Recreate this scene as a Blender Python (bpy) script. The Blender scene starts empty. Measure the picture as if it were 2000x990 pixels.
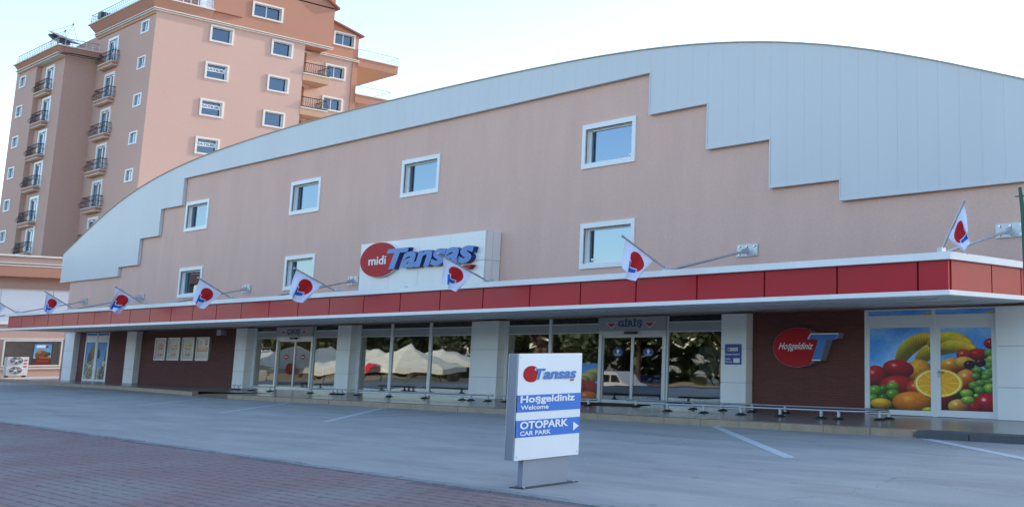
import bpy, math, random
import numpy as np
from mathutils import Vector, Matrix
random.seed(7); np.random.seed(7)
R = math.radians
SC = bpy.context.scene; COL = SC.collection

# ---------------------------------------------------------------- camera
F_PX, CX, CY, EYE = 2012.67, 1681.53, 349.88, 1.65
CAM = np.array([[0.81035427, 0.58592759, -0.00384885],
                [-0.09722097, 0.1279759, -0.98700063],
                [-0.57781834, 0.80019437, 0.16067026]])
cd = bpy.data.cameras.new("camera"); cam = bpy.data.objects.new("camera", cd); COL.objects.link(cam)
m = Matrix.Identity(4)
for i in range(3):
    m[i][0] = CAM[0][i]; m[i][1] = -CAM[1][i]; m[i][2] = -CAM[2][i]
m[2][3] = EYE
cam.matrix_world = m
cd.sensor_width = 36.0; cd.lens = F_PX / 2000 * 36.0
cd.shift_x = -(CX - 1000) / 2000; cd.shift_y = (CY - 495) / 2000
cd.clip_start = 0.1; cd.clip_end = 3000
SC.camera = cam

def ray(px, py): return CAM.T @ np.array([(px - CX) / F_PX, (py - CY) / F_PX, 1.0])
def at_y(px, py, Y): d = ray(px, py); t = Y / d[1]; return Vector((d[0] * t, Y, EYE + d[2] * t))
def at_x(px, py, X): d = ray(px, py); t = X / d[0]; return Vector((X, d[1] * t, EYE + d[2] * t))
def at_z(px, py, Z): d = ray(px, py); t = (Z - EYE) / d[2]; return Vector((d[0] * t, d[1] * t, Z))

# ---------------------------------------------------------------- light
SUN_EL, SUN_AZ = 24.0, 8.0            # azimuth from +Y (behind the shop) towards +X
w = bpy.data.worlds.new("World"); SC.world = w; w.use_nodes = True
nt = w.node_tree; bg = nt.nodes["Background"]
sky = nt.nodes.new("ShaderNodeTexSky"); sky.sky_type = 'NISHITA'; sky.sun_disc = False
sky.sun_elevation = R(SUN_EL); sky.sun_rotation = R(SUN_AZ)
sky.air_density = 1.0; sky.dust_density = .8; sky.ozone_density = 1.6
nt.links.new(sky.outputs[0], bg.inputs[0]); bg.inputs[1].default_value = 0.15
sl = bpy.data.lights.new("sun", 'SUN'); sl.energy = 2.0; sl.angle = R(0.5); sl.color = (1.0, 0.93, 0.82)
so = bpy.data.objects.new("sun", sl); COL.objects.link(so)
sd = Vector((math.sin(R(SUN_AZ)) * math.cos(R(SUN_EL)), math.cos(R(SUN_AZ)) * math.cos(R(SUN_EL)), math.sin(R(SUN_EL))))
so.rotation_euler = sd.to_track_quat('Z', 'Y').to_euler(); so.location = (0, 0, 60)
SC.view_settings.view_transform = 'Standard'; SC.view_settings.look = 'None'
SC.view_settings.exposure = 1.55; SC.view_settings.gamma = 1.0

# ---------------------------------------------------------------- helpers
class MB:
    def __init__(s): s.v = []; s.f = []; s.m = []; s.uv = {}
    def quad(s, a, b, c, d, mi=0, uv=None):
        n = len(s.v); s.v += [tuple(a), tuple(b), tuple(c), tuple(d)]
        if uv: s.uv[len(s.f)] = uv
        s.f.append((n, n + 1, n + 2, n + 3)); s.m.append(mi)
    def poly(s, pts, mi=0):
        n = len(s.v); s.v += [tuple(p) for p in pts]; s.f.append(tuple(range(n, n + len(pts)))); s.m.append(mi)
    def box(s, x0, x1, y0, y1, z0, z1, mi=0):
        if x0 > x1: x0, x1 = x1, x0
        if y0 > y1: y0, y1 = y1, y0
        if z0 > z1: z0, z1 = z1, z0
        n = len(s.v)
        s.v += [(x0, y0, z0), (x1, y0, z0), (x1, y1, z0), (x0, y1, z0), (x0, y0, z1), (x1, y0, z1), (x1, y1, z1), (x0, y1, z1)]
        for q in ((3, 2, 1, 0), (4, 5, 6, 7), (0, 1, 5, 4), (1, 2, 6, 5), (2, 3, 7, 6), (3, 0, 4, 7)):
            s.f.append(tuple(n + k for k in q)); s.m.append(mi)
        return s
    def prism(s, pts, vec, mi=0):            # closed polygon extruded along vec
        k = len(pts); n = len(s.v); vec = Vector(vec)
        s.v += [tuple(p) for p in pts] + [tuple(Vector(p) + vec) for p in pts]
        s.f.append(tuple(range(n, n + k))); s.m.append(mi)
        s.f.append(tuple(range(n + 2 * k - 1, n + k - 1, -1))); s.m.append(mi)
        for i in range(k):
            j = (i + 1) % k
            s.f.append((n + i, n + j, n + k + j, n + k + i)); s.m.append(mi)
        return s
    def tube(s, pts, r, seg=8, mi=0, cap=True):
        pts = [Vector(p) for p in pts]; rs = r if isinstance(r, (list, tuple)) else [r] * len(pts)
        n0 = len(s.v)
        for i, p in enumerate(pts):
            t = (pts[min(i + 1, len(pts) - 1)] - pts[max(i - 1, 0)]).normalized()
            a = t.orthogonal() if abs(t.z) > .9 else t.cross(Vector((0, 0, 1)))
            a.normalize(); b = t.cross(a)
            for k in range(seg):
                an = 2 * math.pi * k / seg
                s.v.append(tuple(p + (a * math.cos(an) + b * math.sin(an)) * rs[i]))
        for i in range(len(pts) - 1):
            for k in range(seg):
                k2 = (k + 1) % seg
                s.f.append((n0 + i * seg + k, n0 + i * seg + k2, n0 + (i + 1) * seg + k2, n0 + (i + 1) * seg + k)); s.m.append(mi)
        if cap:
            s.f.append(tuple(n0 + k for k in range(seg))[::-1]); s.m.append(mi)
            s.f.append(tuple(n0 + (len(pts) - 1) * seg + k for k in range(seg))); s.m.append(mi)
        return s
    def lathe(s, c, prof, seg=16, mi=0):      # prof: (r, z) about vertical axis
        n0 = len(s.v)
        for r_, z in prof:
            for k in range(seg):
                an = 2 * math.pi * k / seg; s.v.append((c[0] + r_ * math.cos(an), c[1] + r_ * math.sin(an), c[2] + z))
        for i in range(len(prof) - 1):
            for k in range(seg):
                k2 = (k + 1) % seg
                s.f.append((n0 + i * seg + k, n0 + i * seg + k2, n0 + (i + 1) * seg + k2, n0 + (i + 1) * seg + k)); s.m.append(mi)
        return s
    def mesh(s, name, mats, off=(0, 0, 0), smooth=False):
        me = bpy.data.meshes.new(name)
        o = Vector(off)
        me.from_pydata([tuple(Vector(v) - o) for v in s.v], [], s.f)
        for mt in (mats if isinstance(mats, (list, tuple)) else [mats]): me.materials.append(mt)
        me.polygons.foreach_set("material_index", s.m)
        if smooth: me.polygons.foreach_set("use_smooth", [True] * len(s.f))
        if s.uv:
            ul = me.uv_layers.new(name="UVMap")
            for fi, uvs in s.uv.items():
                p = me.polygons[fi]
                for li, c in zip(p.loop_indices, uvs): ul.data[li].uv = c
        me.update(); return me

BASE = {}
def link(name, me, parent=None, loc=(0, 0, 0)):
    o = bpy.data.objects.new(name, me); COL.objects.link(o)
    if parent: o.parent = parent
    o.location = loc; return o
def wbase(p):
    v = Vector((0, 0, 0))
    while p is not None: v += Vector(p.location); p = p.parent
    return v
def build(name, mb, mats, parent=None, label=None, smooth=False, kind=None):
    """link mb (world coordinates) as one mesh object under parent"""
    o = link(name, mb.mesh(name, mats, wbase(parent), smooth), parent)
    if label: o['label'] = label
    if kind: o['kind'] = kind
    return o
def thing(name, label, cat, loc, group=None):
    o = link(name, None, None, loc); o['label'] = label; o['category'] = cat
    if group: o['group'] = group
    return o
def struct(name, mb, mats, smooth=False):
    o = build(name, mb, mats, None, smooth=smooth); o['kind'] = 'structure'; return o
_bx = {}
def piece(name, x0, x1, y0, y1, z0, z1, mat, parent, label=None, bev=0.0):
    """box piece with mesh data shared between alike sizes"""
    if x0 > x1: x0, x1 = x1, x0
    if y0 > y1: y0, y1 = y1, y0
    if z0 > z1: z0, z1 = z1, z0
    dx, dy, dz = round(x1 - x0, 3), round(y1 - y0, 3), round(z1 - z0, 3)
    key = (dx, dy, dz, mat.name, bev)
    if key not in _bx:
        b = MB()
        if bev:
            e = bev
            ring = lambda z, k: [(k, k, z), (dx - k, k, z), (dx - k, dy - k, z), (k, dy - k, z)]
            L = [ring(0, e), ring(e, 0), ring(dz - e, 0), ring(dz, e)]
            for r_ in L: b.v += r_
            b.f.append((3, 2, 1, 0)); b.m.append(0); b.f.append((12, 13, 14, 15)); b.m.append(0)
            for i in range(3):
                for k in range(4):
                    b.f.append((i * 4 + k, i * 4 + (k + 1) % 4, i * 4 + 4 + (k + 1) % 4, i * 4 + 4 + k)); b.m.append(0)
        else: b.box(0, dx, 0, dy, 0, dz)
        _bx[key] = b.mesh(name, mat)
    o = link(name, _bx[key], parent, Vector((x0, y0, z0)) - wbase(parent))
    if label: o['label'] = label
    return o

# ---------------------------------------------------------------- materials
def mat(name, col, rough=0.6, metal=0.0, var=0.06, vscale=1.5, bump=0.0, bscale=60.0, spec=0.5, col2=None, fine=0.0, coat=0.0, stretch=(1, 1, 1)):
    mt = bpy.data.materials.new(name); mt.use_nodes = True
    n = mt.node_tree.nodes; l = mt.node_tree.links; b = n["Principled BSDF"]
    b.inputs["Roughness"].default_value = rough; b.inputs["Metallic"].default_value = metal
    b.inputs["Specular IOR Level"].default_value = spec
    if coat: b.inputs["Coat Weight"].default_value = coat; b.inputs["Coat Roughness"].default_value = .08
    g = n.new("ShaderNodeNewGeometry"); mp = n.new("ShaderNodeMapping"); mp.inputs["Scale"].default_value = stretch
    l.new(g.outputs["Position"], mp.inputs["Vector"])
    nz = n.new("ShaderNodeTexNoise"); nz.inputs["Scale"].default_value = vscale; nz.inputs["Detail"].default_value = 6.0; nz.inputs["Roughness"].default_value = .62
    l.new(mp.outputs[0], nz.inputs["Vector"])
    mx = n.new("ShaderNodeMix"); mx.data_type = 'RGBA'
    rm = n.new("ShaderNodeMapRange"); rm.inputs["From Min"].default_value = .3; rm.inputs["From Max"].default_value = .7
    l.new(nz.outputs["Fac"], rm.inputs["Value"]); l.new(rm.outputs[0], mx.inputs["Factor"])
    c2 = col2 or tuple(c * (1 - 2 * var) for c in col)
    mx.inputs["A"].default_value = (*col, 1); mx.inputs["B"].default_value = (*c2, 1)
    out = mx.outputs["Result"]
    if fine:
        n2 = n.new("ShaderNodeTexNoise"); n2.inputs["Scale"].default_value = bscale; n2.inputs["Detail"].default_value = 3
        l.new(g.outputs["Position"], n2.inputs["Vector"])
        r2 = n.new("ShaderNodeMapRange"); r2.inputs["From Min"].default_value = .3; r2.inputs["From Max"].default_value = .7
        r2.inputs["To Min"].default_value = 1 - fine; r2.inputs["To Max"].default_value = 1 + fine
        l.new(n2.outputs["Fac"], r2.inputs["Value"])
        m2 = n.new("ShaderNodeMix"); m2.data_type = 'RGBA'; m2.blend_type = 'MULTIPLY'; m2.inputs["Factor"].default_value = 1
        l.new(out, m2.inputs["A"]); l.new(r2.outputs[0], m2.inputs["B"]); out = m2.outputs["Result"]
    l.new(out, b.inputs["Base Color"])
    if bump:
        n3 = n.new("ShaderNodeTexNoise"); n3.inputs["Scale"].default_value = bscale; n3.inputs["Detail"].default_value = 4
        l.new(g.outputs["Position"], n3.inputs["Vector"])
        bp = n.new("ShaderNodeBump"); bp.inputs["Strength"].default_value = bump; bp.inputs["Distance"].default_value = .02
        l.new(n3.outputs["Fac"], bp.inputs["Height"]); l.new(bp.outputs[0], b.inputs["Normal"])
    return mt
def glass_mat(name, tint, refl, wav_scale, wav, tr=0.9, gloss=(.97, .98, .95)):
    """thin reflective pane: clear tinted glass plus mirror reflection on slightly wavy sheet"""
    mt = bpy.data.materials.new(name); mt.use_nodes = True
    n = mt.node_tree.nodes; l = mt.node_tree.links; n.remove(n["Principled BSDF"])
    o = n["Material Output"]; t = n.new("ShaderNodeBsdfTransparent"); t.inputs[0].default_value = (*[c * tr for c in tint], 1)
    g = n.new("ShaderNodeBsdfGlossy"); g.inputs["Roughness"].default_value = .015; g.inputs["Color"].default_value = (*gloss, 1)
    fr = n.new("ShaderNodeFresnel"); fr.inputs["IOR"].default_value = 1.5
    mr = n.new("ShaderNodeMapRange"); mr.inputs["From Min"].default_value = 0.04; mr.inputs["From Max"].default_value = .5
    mr.inputs["To Min"].default_value = refl; mr.inputs["To Max"].default_value = min(1, refl + .4); l.new(fr.outputs[0], mr.inputs["Value"])
    mx = n.new("ShaderNodeMixShader"); l.new(mr.outputs[0], mx.inputs[0]); l.new(t.outputs[0], mx.inputs[1]); l.new(g.outputs[0], mx.inputs[2])
    geo = n.new("ShaderNodeNewGeometry"); nz = n.new("ShaderNodeTexNoise"); nz.inputs["Scale"].default_value = wav_scale; nz.inputs["Detail"].default_value = 1.0
    l.new(geo.outputs["Position"], nz.inputs["Vector"]); bp = n.new("ShaderNodeBump"); bp.inputs["Strength"].default_value = 1.0; bp.inputs["Distance"].default_value = wav
    l.new(nz.outputs["Fac"], bp.inputs["Height"]); l.new(bp.outputs[0], g.inputs["Normal"])
    l.new(mx.outputs[0], o.inputs["Surface"]); return mt
def print_mat(name, arr, rough=.5):
    """flat print: picture computed here, pixel by pixel (rows from the top)"""
    h, w_ = arr.shape[:2]
    im = bpy.data.images.new(name, w_, h); px = np.ones((h, w_, 4), np.float32); px[:, :, :3] = np.clip(arr[::-1], 0, 1)
    im.pixels.foreach_set(px.ravel()); im.update(); im.pack()
    mt = bpy.data.materials.new(name); mt.use_nodes = True; n = mt.node_tree.nodes
    t = n.new("ShaderNodeTexImage"); t.image = im; t.extension = 'EXTEND'
    mt.node_tree.links.new(t.outputs[0], n["Principled BSDF"].inputs["Base Color"]); n["Principled BSDF"].inputs["Roughness"].default_value = rough
    return mt

M = {}
M['render'] = mat('pink_render', (.73, .475, .39), .92, var=.05, vscale=.9, bump=.35, bscale=22, fine=.05, stretch=(1, 1, .22))
M['clad'] = mat('white_cladding', (.62, .635, .65), .5, var=.025, vscale=.4, spec=.3, stretch=(1, 1, .15))
M['clad_back'] = mat('cladding_backing', (.48, .53, .58), .8)
M['column'] = mat('white_column_panel', (.83, .82, .79), .4, var=.03, stretch=(1, 1, .2))
M['trim'] = mat('white_trim', (.82, .81, .79), .45, var=.03)
M['upvc'] = mat('white_window_plastic', (.78, .80, .80), .4, var=.03)
M['alu'] = mat('silver_aluminium', (.56, .57, .58), .38, .55, var=.04)
M['steel'] = mat('brushed_steel', (.55, .56, .58), .3, .9, var=.05)
M['galv'] = mat('galvanised_steel', (.55, .58, .60), .45, .5, var=.08, vscale=8)
M['black'] = mat('black_rubber', (.015, .015, .017), .6)
M['dark'] = mat('dark_grey_metal', (.05, .052, .056), .5, var=.1)
M['iron'] = mat('wrought_iron', (.035, .03, .032), .5, var=.1)
M['red'] = mat('red_fascia_paint', (.47, .016, .027), .42, var=.05, vscale=.35, spec=.22, coat=.05, col2=(.38, .022, .028))
M['disc'] = mat('red_sign_enamel', (.46, .012, .018), .55, var=.04, spec=.2)
M['blue'] = mat('blue_sign_enamel', (.03, .17, .50), .35, var=.04)
M['blue_side'] = mat('dark_blue_sign_edge', (.015, .035, .20), .4, var=.04)
M['signwhite'] = mat('white_sign_enamel', (.80, .81, .83), .4, var=.02)
M['pylonblue'] = mat('blue_sign_vinyl', (.025, .17, .60), .45, var=.03)
M['pylongrey'] = mat('silver_sign_paint', (.27, .30, .36), .45, .15, var=.04, vscale=2)
M['soffit'] = mat('grey_soffit_metal', (.74, .75, .76), .5, .05, var=.05, stretch=(.2, 1, 1))
M['panelgrey'] = mat('grey_spandrel', (.40, .41, .41), .5, var=.05)
M['kerb'] = mat('beige_kerb_stone', (.40, .29, .19), .55, var=.13, vscale=3, bump=.2, bscale=40, fine=.1)
M['kerbdark'] = mat('dark_kerb_stone', (.10, .10, .11), .8, var=.12, vscale=4, bump=.4, bscale=50, fine=.15)
M['tile'] = mat('polished_granite', (.27, .235, .21), .24, var=.12, vscale=2.2, fine=.12, bscale=90)
M['paveleft'] = mat('pale_paving', (.40, .37, .34), .75, var=.1, vscale=1.2, fine=.1, bscale=30)
M['line'] = mat('worn_white_paint', (.62, .66, .68), .8, var=.12, vscale=9, fine=.14, bscale=50)
M['apt'] = mat('apartment_render', (.53, .34, .28), .92, var=.035, vscale=.12, bump=.2, bscale=10, fine=.03)
M['terra'] = mat('terracotta_render', (.42, .20, .135), .9, var=.05, vscale=.2, bump=.2, bscale=10)
M['cream'] = mat('cream_moulding', (.68, .62, .56), .8, var=.04)
M['orange'] = mat('orange_render_bounce', (.50, .30, .19), .9, var=.04, vscale=.3)  # orange render; on slab undersides it puts warm bounce light into the colour
M['doorbrown'] = mat('brown_door', (.33, .15, .08), .6)
M['curtain'] = mat('white_curtain', (.66, .68, .70), .9, var=.15, vscale=3, stretch=(6, 6, .3))
M['dishgrey'] = mat('grey_dish', (.20, .21, .22), .5, var=.05)
M['acwhite'] = mat('white_ac_casing', (.72, .72, .69), .5, var=.04)
M['acred'] = mat('red_sticker', (.6, .03, .05), .5)
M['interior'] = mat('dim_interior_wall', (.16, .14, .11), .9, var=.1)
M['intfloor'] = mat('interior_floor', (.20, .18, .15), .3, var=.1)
M['shelf'] = mat('goods_on_shelf', (.25, .14, .06), .7, var=.3, vscale=5, col2=(.05, .09, .16))
M['counter'] = mat('cream_counter', (.62, .52, .34), .5, var=.1)
M['bluebin'] = mat('blue_plastic', (.02, .05, .28), .4, var=.05)
M['mat_black'] = mat('door_mat', (.03, .032, .036), .95, fine=.2, bscale=80)
M['green'] = mat('green_pole_paint', (.02, .085, .045), .5, var=.06)
M['plaque'] = mat('blue_plaque', (.02, .05, .28), .4, var=.04)
M['banner'] = mat('white_banner', (.78, .80, .82), .6, var=.02)
M['bannertext'] = mat('banner_lettering', (.12, .17, .26), .6)
M['navy'] = mat('navy_lettering', (.03, .05, .20), .5)
M['redtri'] = mat('red_lettering', (.50, .03, .03), .5)
M['umbrella'] = mat('cream_parasol_cloth', (.64, .61, .50), .9, var=.12)
M['leaf'] = mat('tree_leaves', (.055, .085, .03), .7, var=.35, vscale=1.2)
M['bark'] = mat('tree_bark', (.13, .09, .06), .95, var=.2, vscale=5)
M['sand'] = mat('sunlit_sandy_ground', (.36, .29, .19), .95, var=.15, vscale=.3, fine=.1, bscale=20)
M['road'] = mat('asphalt_road', (.08, .08, .085), .9, var=.15, vscale=.5, fine=.15, bscale=40)
M['vanwhite'] = mat('white_van_paint', (.75, .75, .73), .3, var=.02, coat=.3)
M['glass'] = glass_mat('shop_glass', (.42, .46, .40), .34, .7, .0065)
M['doorglass'] = glass_mat('door_glass', (.60, .62, .58), .16, .5, .003)
M['upglass'] = glass_mat('upper_window_glass', (.16, .20, .24), .40, .6, .004, gloss=(.40, .53, .68))
M['aptglass'] = glass_mat('apartment_window_glass', (.20, .24, .28), .16, .4, .002, gloss=(.55, .68, .88))
M['paleglass'] = glass_mat('balcony_door_glass', (.70, .82, .92), .25, .4, .003, gloss=(.75, .86, .97))
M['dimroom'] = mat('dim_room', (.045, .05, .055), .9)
M['vanglass'] = mat('dark_van_glass', (.02, .022, .025), .08)
M['lamp_strip'] = bpy.data.materials.new('ceiling_lamp'); M['lamp_strip'].use_nodes = True
_b = M['lamp_strip'].node_tree.nodes["Principled BSDF"]; _b.inputs["Emission Color"].default_value = (1, .86, .62, 1); _b.inputs["Emission Strength"].default_value = 2.2

# asphalt: grey-blue worn surface with smears, fine grain and pale patches
def asphalt():
    mt = mat('worn_asphalt', (.38, .37, .345), .82, var=.12, vscale=.22, bump=.35, bscale=55, fine=.13, col2=(.31, .305, .29), stretch=(.55, 1.6, 1))
    n = mt.node_tree.nodes; l = mt.node_tree.links; b = n["Principled BSDF"]
    src = b.inputs["Base Color"].links[0].from_socket
    g = n.new("ShaderNodeNewGeometry"); mp = n.new("ShaderNodeMapping"); mp.inputs["Scale"].default_value = (.5, 2.4, 1); mp.inputs["Rotation"].default_value = (0, 0, .35)
    l.new(g.outputs["Position"], mp.inputs["Vector"])
    nz = n.new("ShaderNodeTexNoise"); nz.inputs["Scale"].default_value = .55; nz.inputs["Detail"].default_value = 7; nz.inputs["Roughness"].default_value = .7
    l.new(mp.outputs[0], nz.inputs["Vector"])
    r_ = n.new("ShaderNodeMapRange"); r_.inputs["From Min"].default_value = .35; r_.inputs["From Max"].default_value = .68; r_.inputs["To Min"].default_value = .84; r_.inputs["To Max"].default_value = 1.2
    l.new(nz.outputs["Fac"], r_.inputs["Value"])
    mu = n.new("ShaderNodeMix"); mu.data_type = 'RGBA'; mu.blend_type = 'MULTIPLY'; mu.inputs["Factor"].default_value = 1
    l.new(src, mu.inputs["A"]); l.new(r_.outputs[0], mu.inputs["B"])
    v = n.new("ShaderNodeTexVoronoi"); v.inputs["Scale"].default_value = 1.1; l.new(g.outputs["Position"], v.inputs["Vector"])   # small dark oil spots
    r2 = n.new("ShaderNodeMapRange"); r2.inputs["From Min"].default_value = .02; r2.inputs["From Max"].default_value = .075; r2.inputs["To Min"].default_value = .5; r2.inputs["To Max"].default_value = 1
    l.new(v.outputs["Distance"], r2.inputs["Value"])
    m3 = n.new("ShaderNodeMix"); m3.data_type = 'RGBA'; m3.blend_type = 'MULTIPLY'; m3.inputs["Factor"].default_value = .8
    l.new(mu.outputs["Result"], m3.inputs["A"]); l.new(r2.outputs[0], m3.inputs["B"])
    v2 = n.new("ShaderNodeTexVoronoi"); v2.feature = 'DISTANCE_TO_EDGE'; v2.inputs["Scale"].default_value = .22     # hairline cracks, broken up by noise
    nd = n.new("ShaderNodeTexNoise"); nd.inputs["Scale"].default_value = 1.4; nd.inputs["Detail"].default_value = 5; l.new(g.outputs["Position"], nd.inputs["Vector"])
    va = n.new("ShaderNodeVectorMath"); va.operation = 'MULTIPLY_ADD'; va.inputs[1].default_value = (1.6, 1.6, 0); l.new(nd.outputs["Color"], va.inputs[0]); l.new(g.outputs["Position"], va.inputs[2]); l.new(va.outputs[0], v2.inputs["Vector"])
    r3 = n.new("ShaderNodeMapRange"); r3.inputs["From Min"].default_value = .001; r3.inputs["From Max"].default_value = .006; r3.inputs["To Min"].default_value = .68; r3.inputs["To Max"].default_value = 1; l.new(v2.outputs["Distance"], r3.inputs["Value"])
    m4 = n.new("ShaderNodeMix"); m4.data_type = 'RGBA'; m4.blend_type = 'MULTIPLY'; m4.inputs["Factor"].default_value = .4; l.new(m3.outputs["Result"], m4.inputs["A"]); l.new(r3.outputs[0], m4.inputs["B"])
    l.new(m4.outputs["Result"], b.inputs["Base Color"])
    return mt
M['asphalt'] = asphalt()
def paver_mat():
    mt = mat('red_paver', (.25, .155, .145), .85, var=.2, vscale=1.1, bump=.4, bscale=60, fine=.12, col2=(.22, .16, .155))
    n = mt.node_tree.nodes; l = mt.node_tree.links; b = n["Principled BSDF"]; src = b.inputs["Base Color"].links[0].from_socket
    g = n.new("ShaderNodeNewGeometry"); nz = n.new("ShaderNodeTexNoise"); nz.inputs["Scale"].default_value = .35; nz.inputs["Detail"].default_value = 5
    l.new(g.outputs["Position"], nz.inputs["Vector"])
    r_ = n.new("ShaderNodeMapRange"); r_.inputs["From Min"].default_value = .46; r_.inputs["From Max"].default_value = .62; l.new(nz.outputs["Fac"], r_.inputs["Value"])
    mu = n.new("ShaderNodeMix"); mu.data_type = 'RGBA'; l.new(r_.outputs[0], mu.inputs["Factor"]); l.new(src, mu.inputs["A"]); mu.inputs["B"].default_value = (.25, .215, .205, 1)
    l.new(mu.outputs["Result"], b.inputs["Base Color"]); return mt
M['paver'] = paver_mat()
def brick_mat():
    """dark red brick slips with thin courses"""
    mt = bpy.data.materials.new('dark_red_brick'); mt.use_nodes = True; n = mt.node_tree.nodes; l = mt.node_tree.links; b = n["Principled BSDF"]
    g = n.new("ShaderNodeNewGeometry"); sx = n.new("ShaderNodeSeparateXYZ"); l.new(g.outputs["Position"], sx.inputs[0])
    cb = n.new("ShaderNodeCombineXYZ"); l.new(sx.outputs["X"], cb.inputs["X"]); l.new(sx.outputs["Z"], cb.inputs["Y"])
    bt = n.new("ShaderNodeTexBrick"); l.new(cb.outputs[0], bt.inputs["Vector"])
    bt.inputs["Color1"].default_value = (.165, .052, .040, 1); bt.inputs["Color2"].default_value = (.135, .043, .034, 1); bt.inputs["Mortar"].default_value = (.095, .033, .028, 1)
    bt.inputs["Scale"].default_value = 1; bt.inputs["Mortar Size"].default_value = .007; bt.inputs["Brick Width"].default_value = .34; bt.inputs["Row Height"].default_value = .058
    l.new(bt.outputs["Color"], b.inputs["Base Color"]); b.inputs["Roughness"].default_value = .85
    bp = n.new("ShaderNodeBump"); bp.inputs["Strength"].default_value = .6; bp.inputs["Distance"].default_value = .012; bp.invert = True
    l.new(bt.outputs["Fac"], bp.inputs["Height"]); l.new(bp.outputs[0], b.inputs["Normal"]); return mt
M['brick'] = brick_mat()

# ---------------------------------------------------------------- lettering
def text_geo(s, bold=0.0, shear=0.0):
    cu = bpy.data.curves.new("lettering", 'FONT'); cu.body = s; cu.size = 1.0; cu.offset = bold; cu.shear = shear; cu.resolution_u = 4
    o = bpy.data.objects.new("lettering", cu); COL.objects.link(o); bpy.context.view_layer.update()
    dg = bpy.context.evaluated_depsgraph_get(); me = o.evaluated_get(dg).to_mesh()
    v = np.array([tuple(p.co) for p in me.vertices]); f = [tuple(p.vertices) for p in me.polygons]
    o.evaluated_get(dg).to_mesh_clear(); bpy.data.objects.remove(o); bpy.data.curves.remove(cu)
    return v[:, :2], f
def text(name, s, mats, parent, org, xdir, updir, width, height, depth=.004, bold=.02, shear=0.0, label=None, slant=0.0):
    """org = lower left of the ink box; fits the ink box into width x height; front face + sides"""
    v, f = text_geo(s, bold, shear)
    mn, mx = v.min(0), v.max(0); v = (v - mn) / (mx - mn)
    X = Vector(xdir).normalized(); U = Vector(updir).normalized(); N = X.cross(U); org = Vector(org)
    b = MB(); n = len(v)
    P = lambda p, d: org + X * (p[0] * width) + U * (p[1] * height + slant * p[0]) + N * d
    b.v = [tuple(P(p, depth)) for p in v] + [tuple(P(p, 0)) for p in v]
    edges = {}
    for q in f:
        b.f.append(q); b.m.append(0)
        for i in range(len(q)):
            e = (q[i], q[(i + 1) % len(q)])
            if (e[1], e[0]) in edges: del edges[(e[1], e[0])]
            else: edges[e] = 1
    if depth > .01:
        for a, c in edges: b.f.append((c, a, a + n, c + n)); b.m.append(1 if isinstance(mats, (list, tuple)) and len(mats) > 1 else 0)
    return build(name, b, mats, parent, label)
TPOLY = [(0, .79), (.10, 1), (1, 1), (.93, .79), (.64, .78), (.42, 0), (.14, 0), (.36, .77), (.18, .83)]
def t_emblem(name, mats, parent, org, xdir, updir, width, height, depth):
    X = Vector(xdir).normalized(); U = Vector(updir).normalized(); N = X.cross(U); org = Vector(org); b = MB()
    b.prism([org + X * (p[0] * width) + U * (p[1] * height) + N * depth for p in TPOLY][::-1], -N * depth); b.m = [0, 0] + [1] * len(TPOLY)
    return build(name, b, mats, parent)
def disc(name, mats, parent, c, xdir, updir, rx, ry, depth, seg=48, ring=None):
    X = Vector(xdir).normalized(); U = Vector(updir).normalized(); N = X.cross(U); c = Vector(c); b = MB()
    pts = [c + X * (rx * math.cos(2 * math.pi * k / seg)) + U * (ry * math.sin(2 * math.pi * k / seg)) for k in range(seg)]
    b.prism([p + N * depth for p in pts][::-1], -N * depth)
    return build(name, b, mats, parent)

# ---------------------------------------------------------------- printed pictures
def canvas(w_, h, top, bot):
    t = np.linspace(0, 1, h)[:, None, None]; return np.ones((h, w_, 3)) * (np.array(top) * (1 - t) + np.array(bot) * t)
def noise2(w_, h, s, seed):
    rs = np.random.RandomState(seed); a = np.zeros((h, w_))
    for o in range(3):
        k = max(2, int(s * 2 ** o)); g = rs.rand(k + 2, k + 2); y = np.linspace(0, k, h); x = np.linspace(0, k, w_)
        yi = y.astype(int); xi = x.astype(int); fy = (y - yi)[:, None]; fx = (x - xi)[None]
        a += (g[yi][:, xi] * (1 - fy) * (1 - fx) + g[yi + 1][:, xi] * fy * (1 - fx) + g[yi][:, xi + 1] * (1 - fy) * fx + g[yi + 1][:, xi + 1] * fy * fx) / 2 ** o
    return a / 1.75
def fruit(a, cx, cy, rx, ry, col, rot=0, hl=.5, seed=0, col2=None):
    h, w_ = a.shape[:2]; yy, xx = np.mgrid[0:h, 0:w_]; c, s = math.cos(rot), math.sin(rot)
    u = ((xx - cx) * c + (yy - cy) * s) / rx; v = (-(xx - cx) * s + (yy - cy) * c) / ry; r2 = u * u + v * v
    k = np.clip((1 - r2) * min(rx, ry) / 2, 0, 1)[..., None]; z = np.sqrt(np.clip(1 - r2, 0, 1))
    sh = .42 + .62 * np.clip(.45 * -u * .5 + .55 * -v + .62 * z, 0, 1.2); base = np.array(col)
    if col2 is not None: mixf = np.clip(.5 + .6 * u + .3 * v, 0, 1)[..., None]; base = base * (1 - mixf) + np.array(col2) * mixf
    p = base * sh[..., None]; g = np.exp(-((u + .28) ** 2 + (v + .35) ** 2) / .03)[..., None] * hl; p = p * (1 - g) + g
    a[:] = a * (1 - k) + p * k
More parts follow.
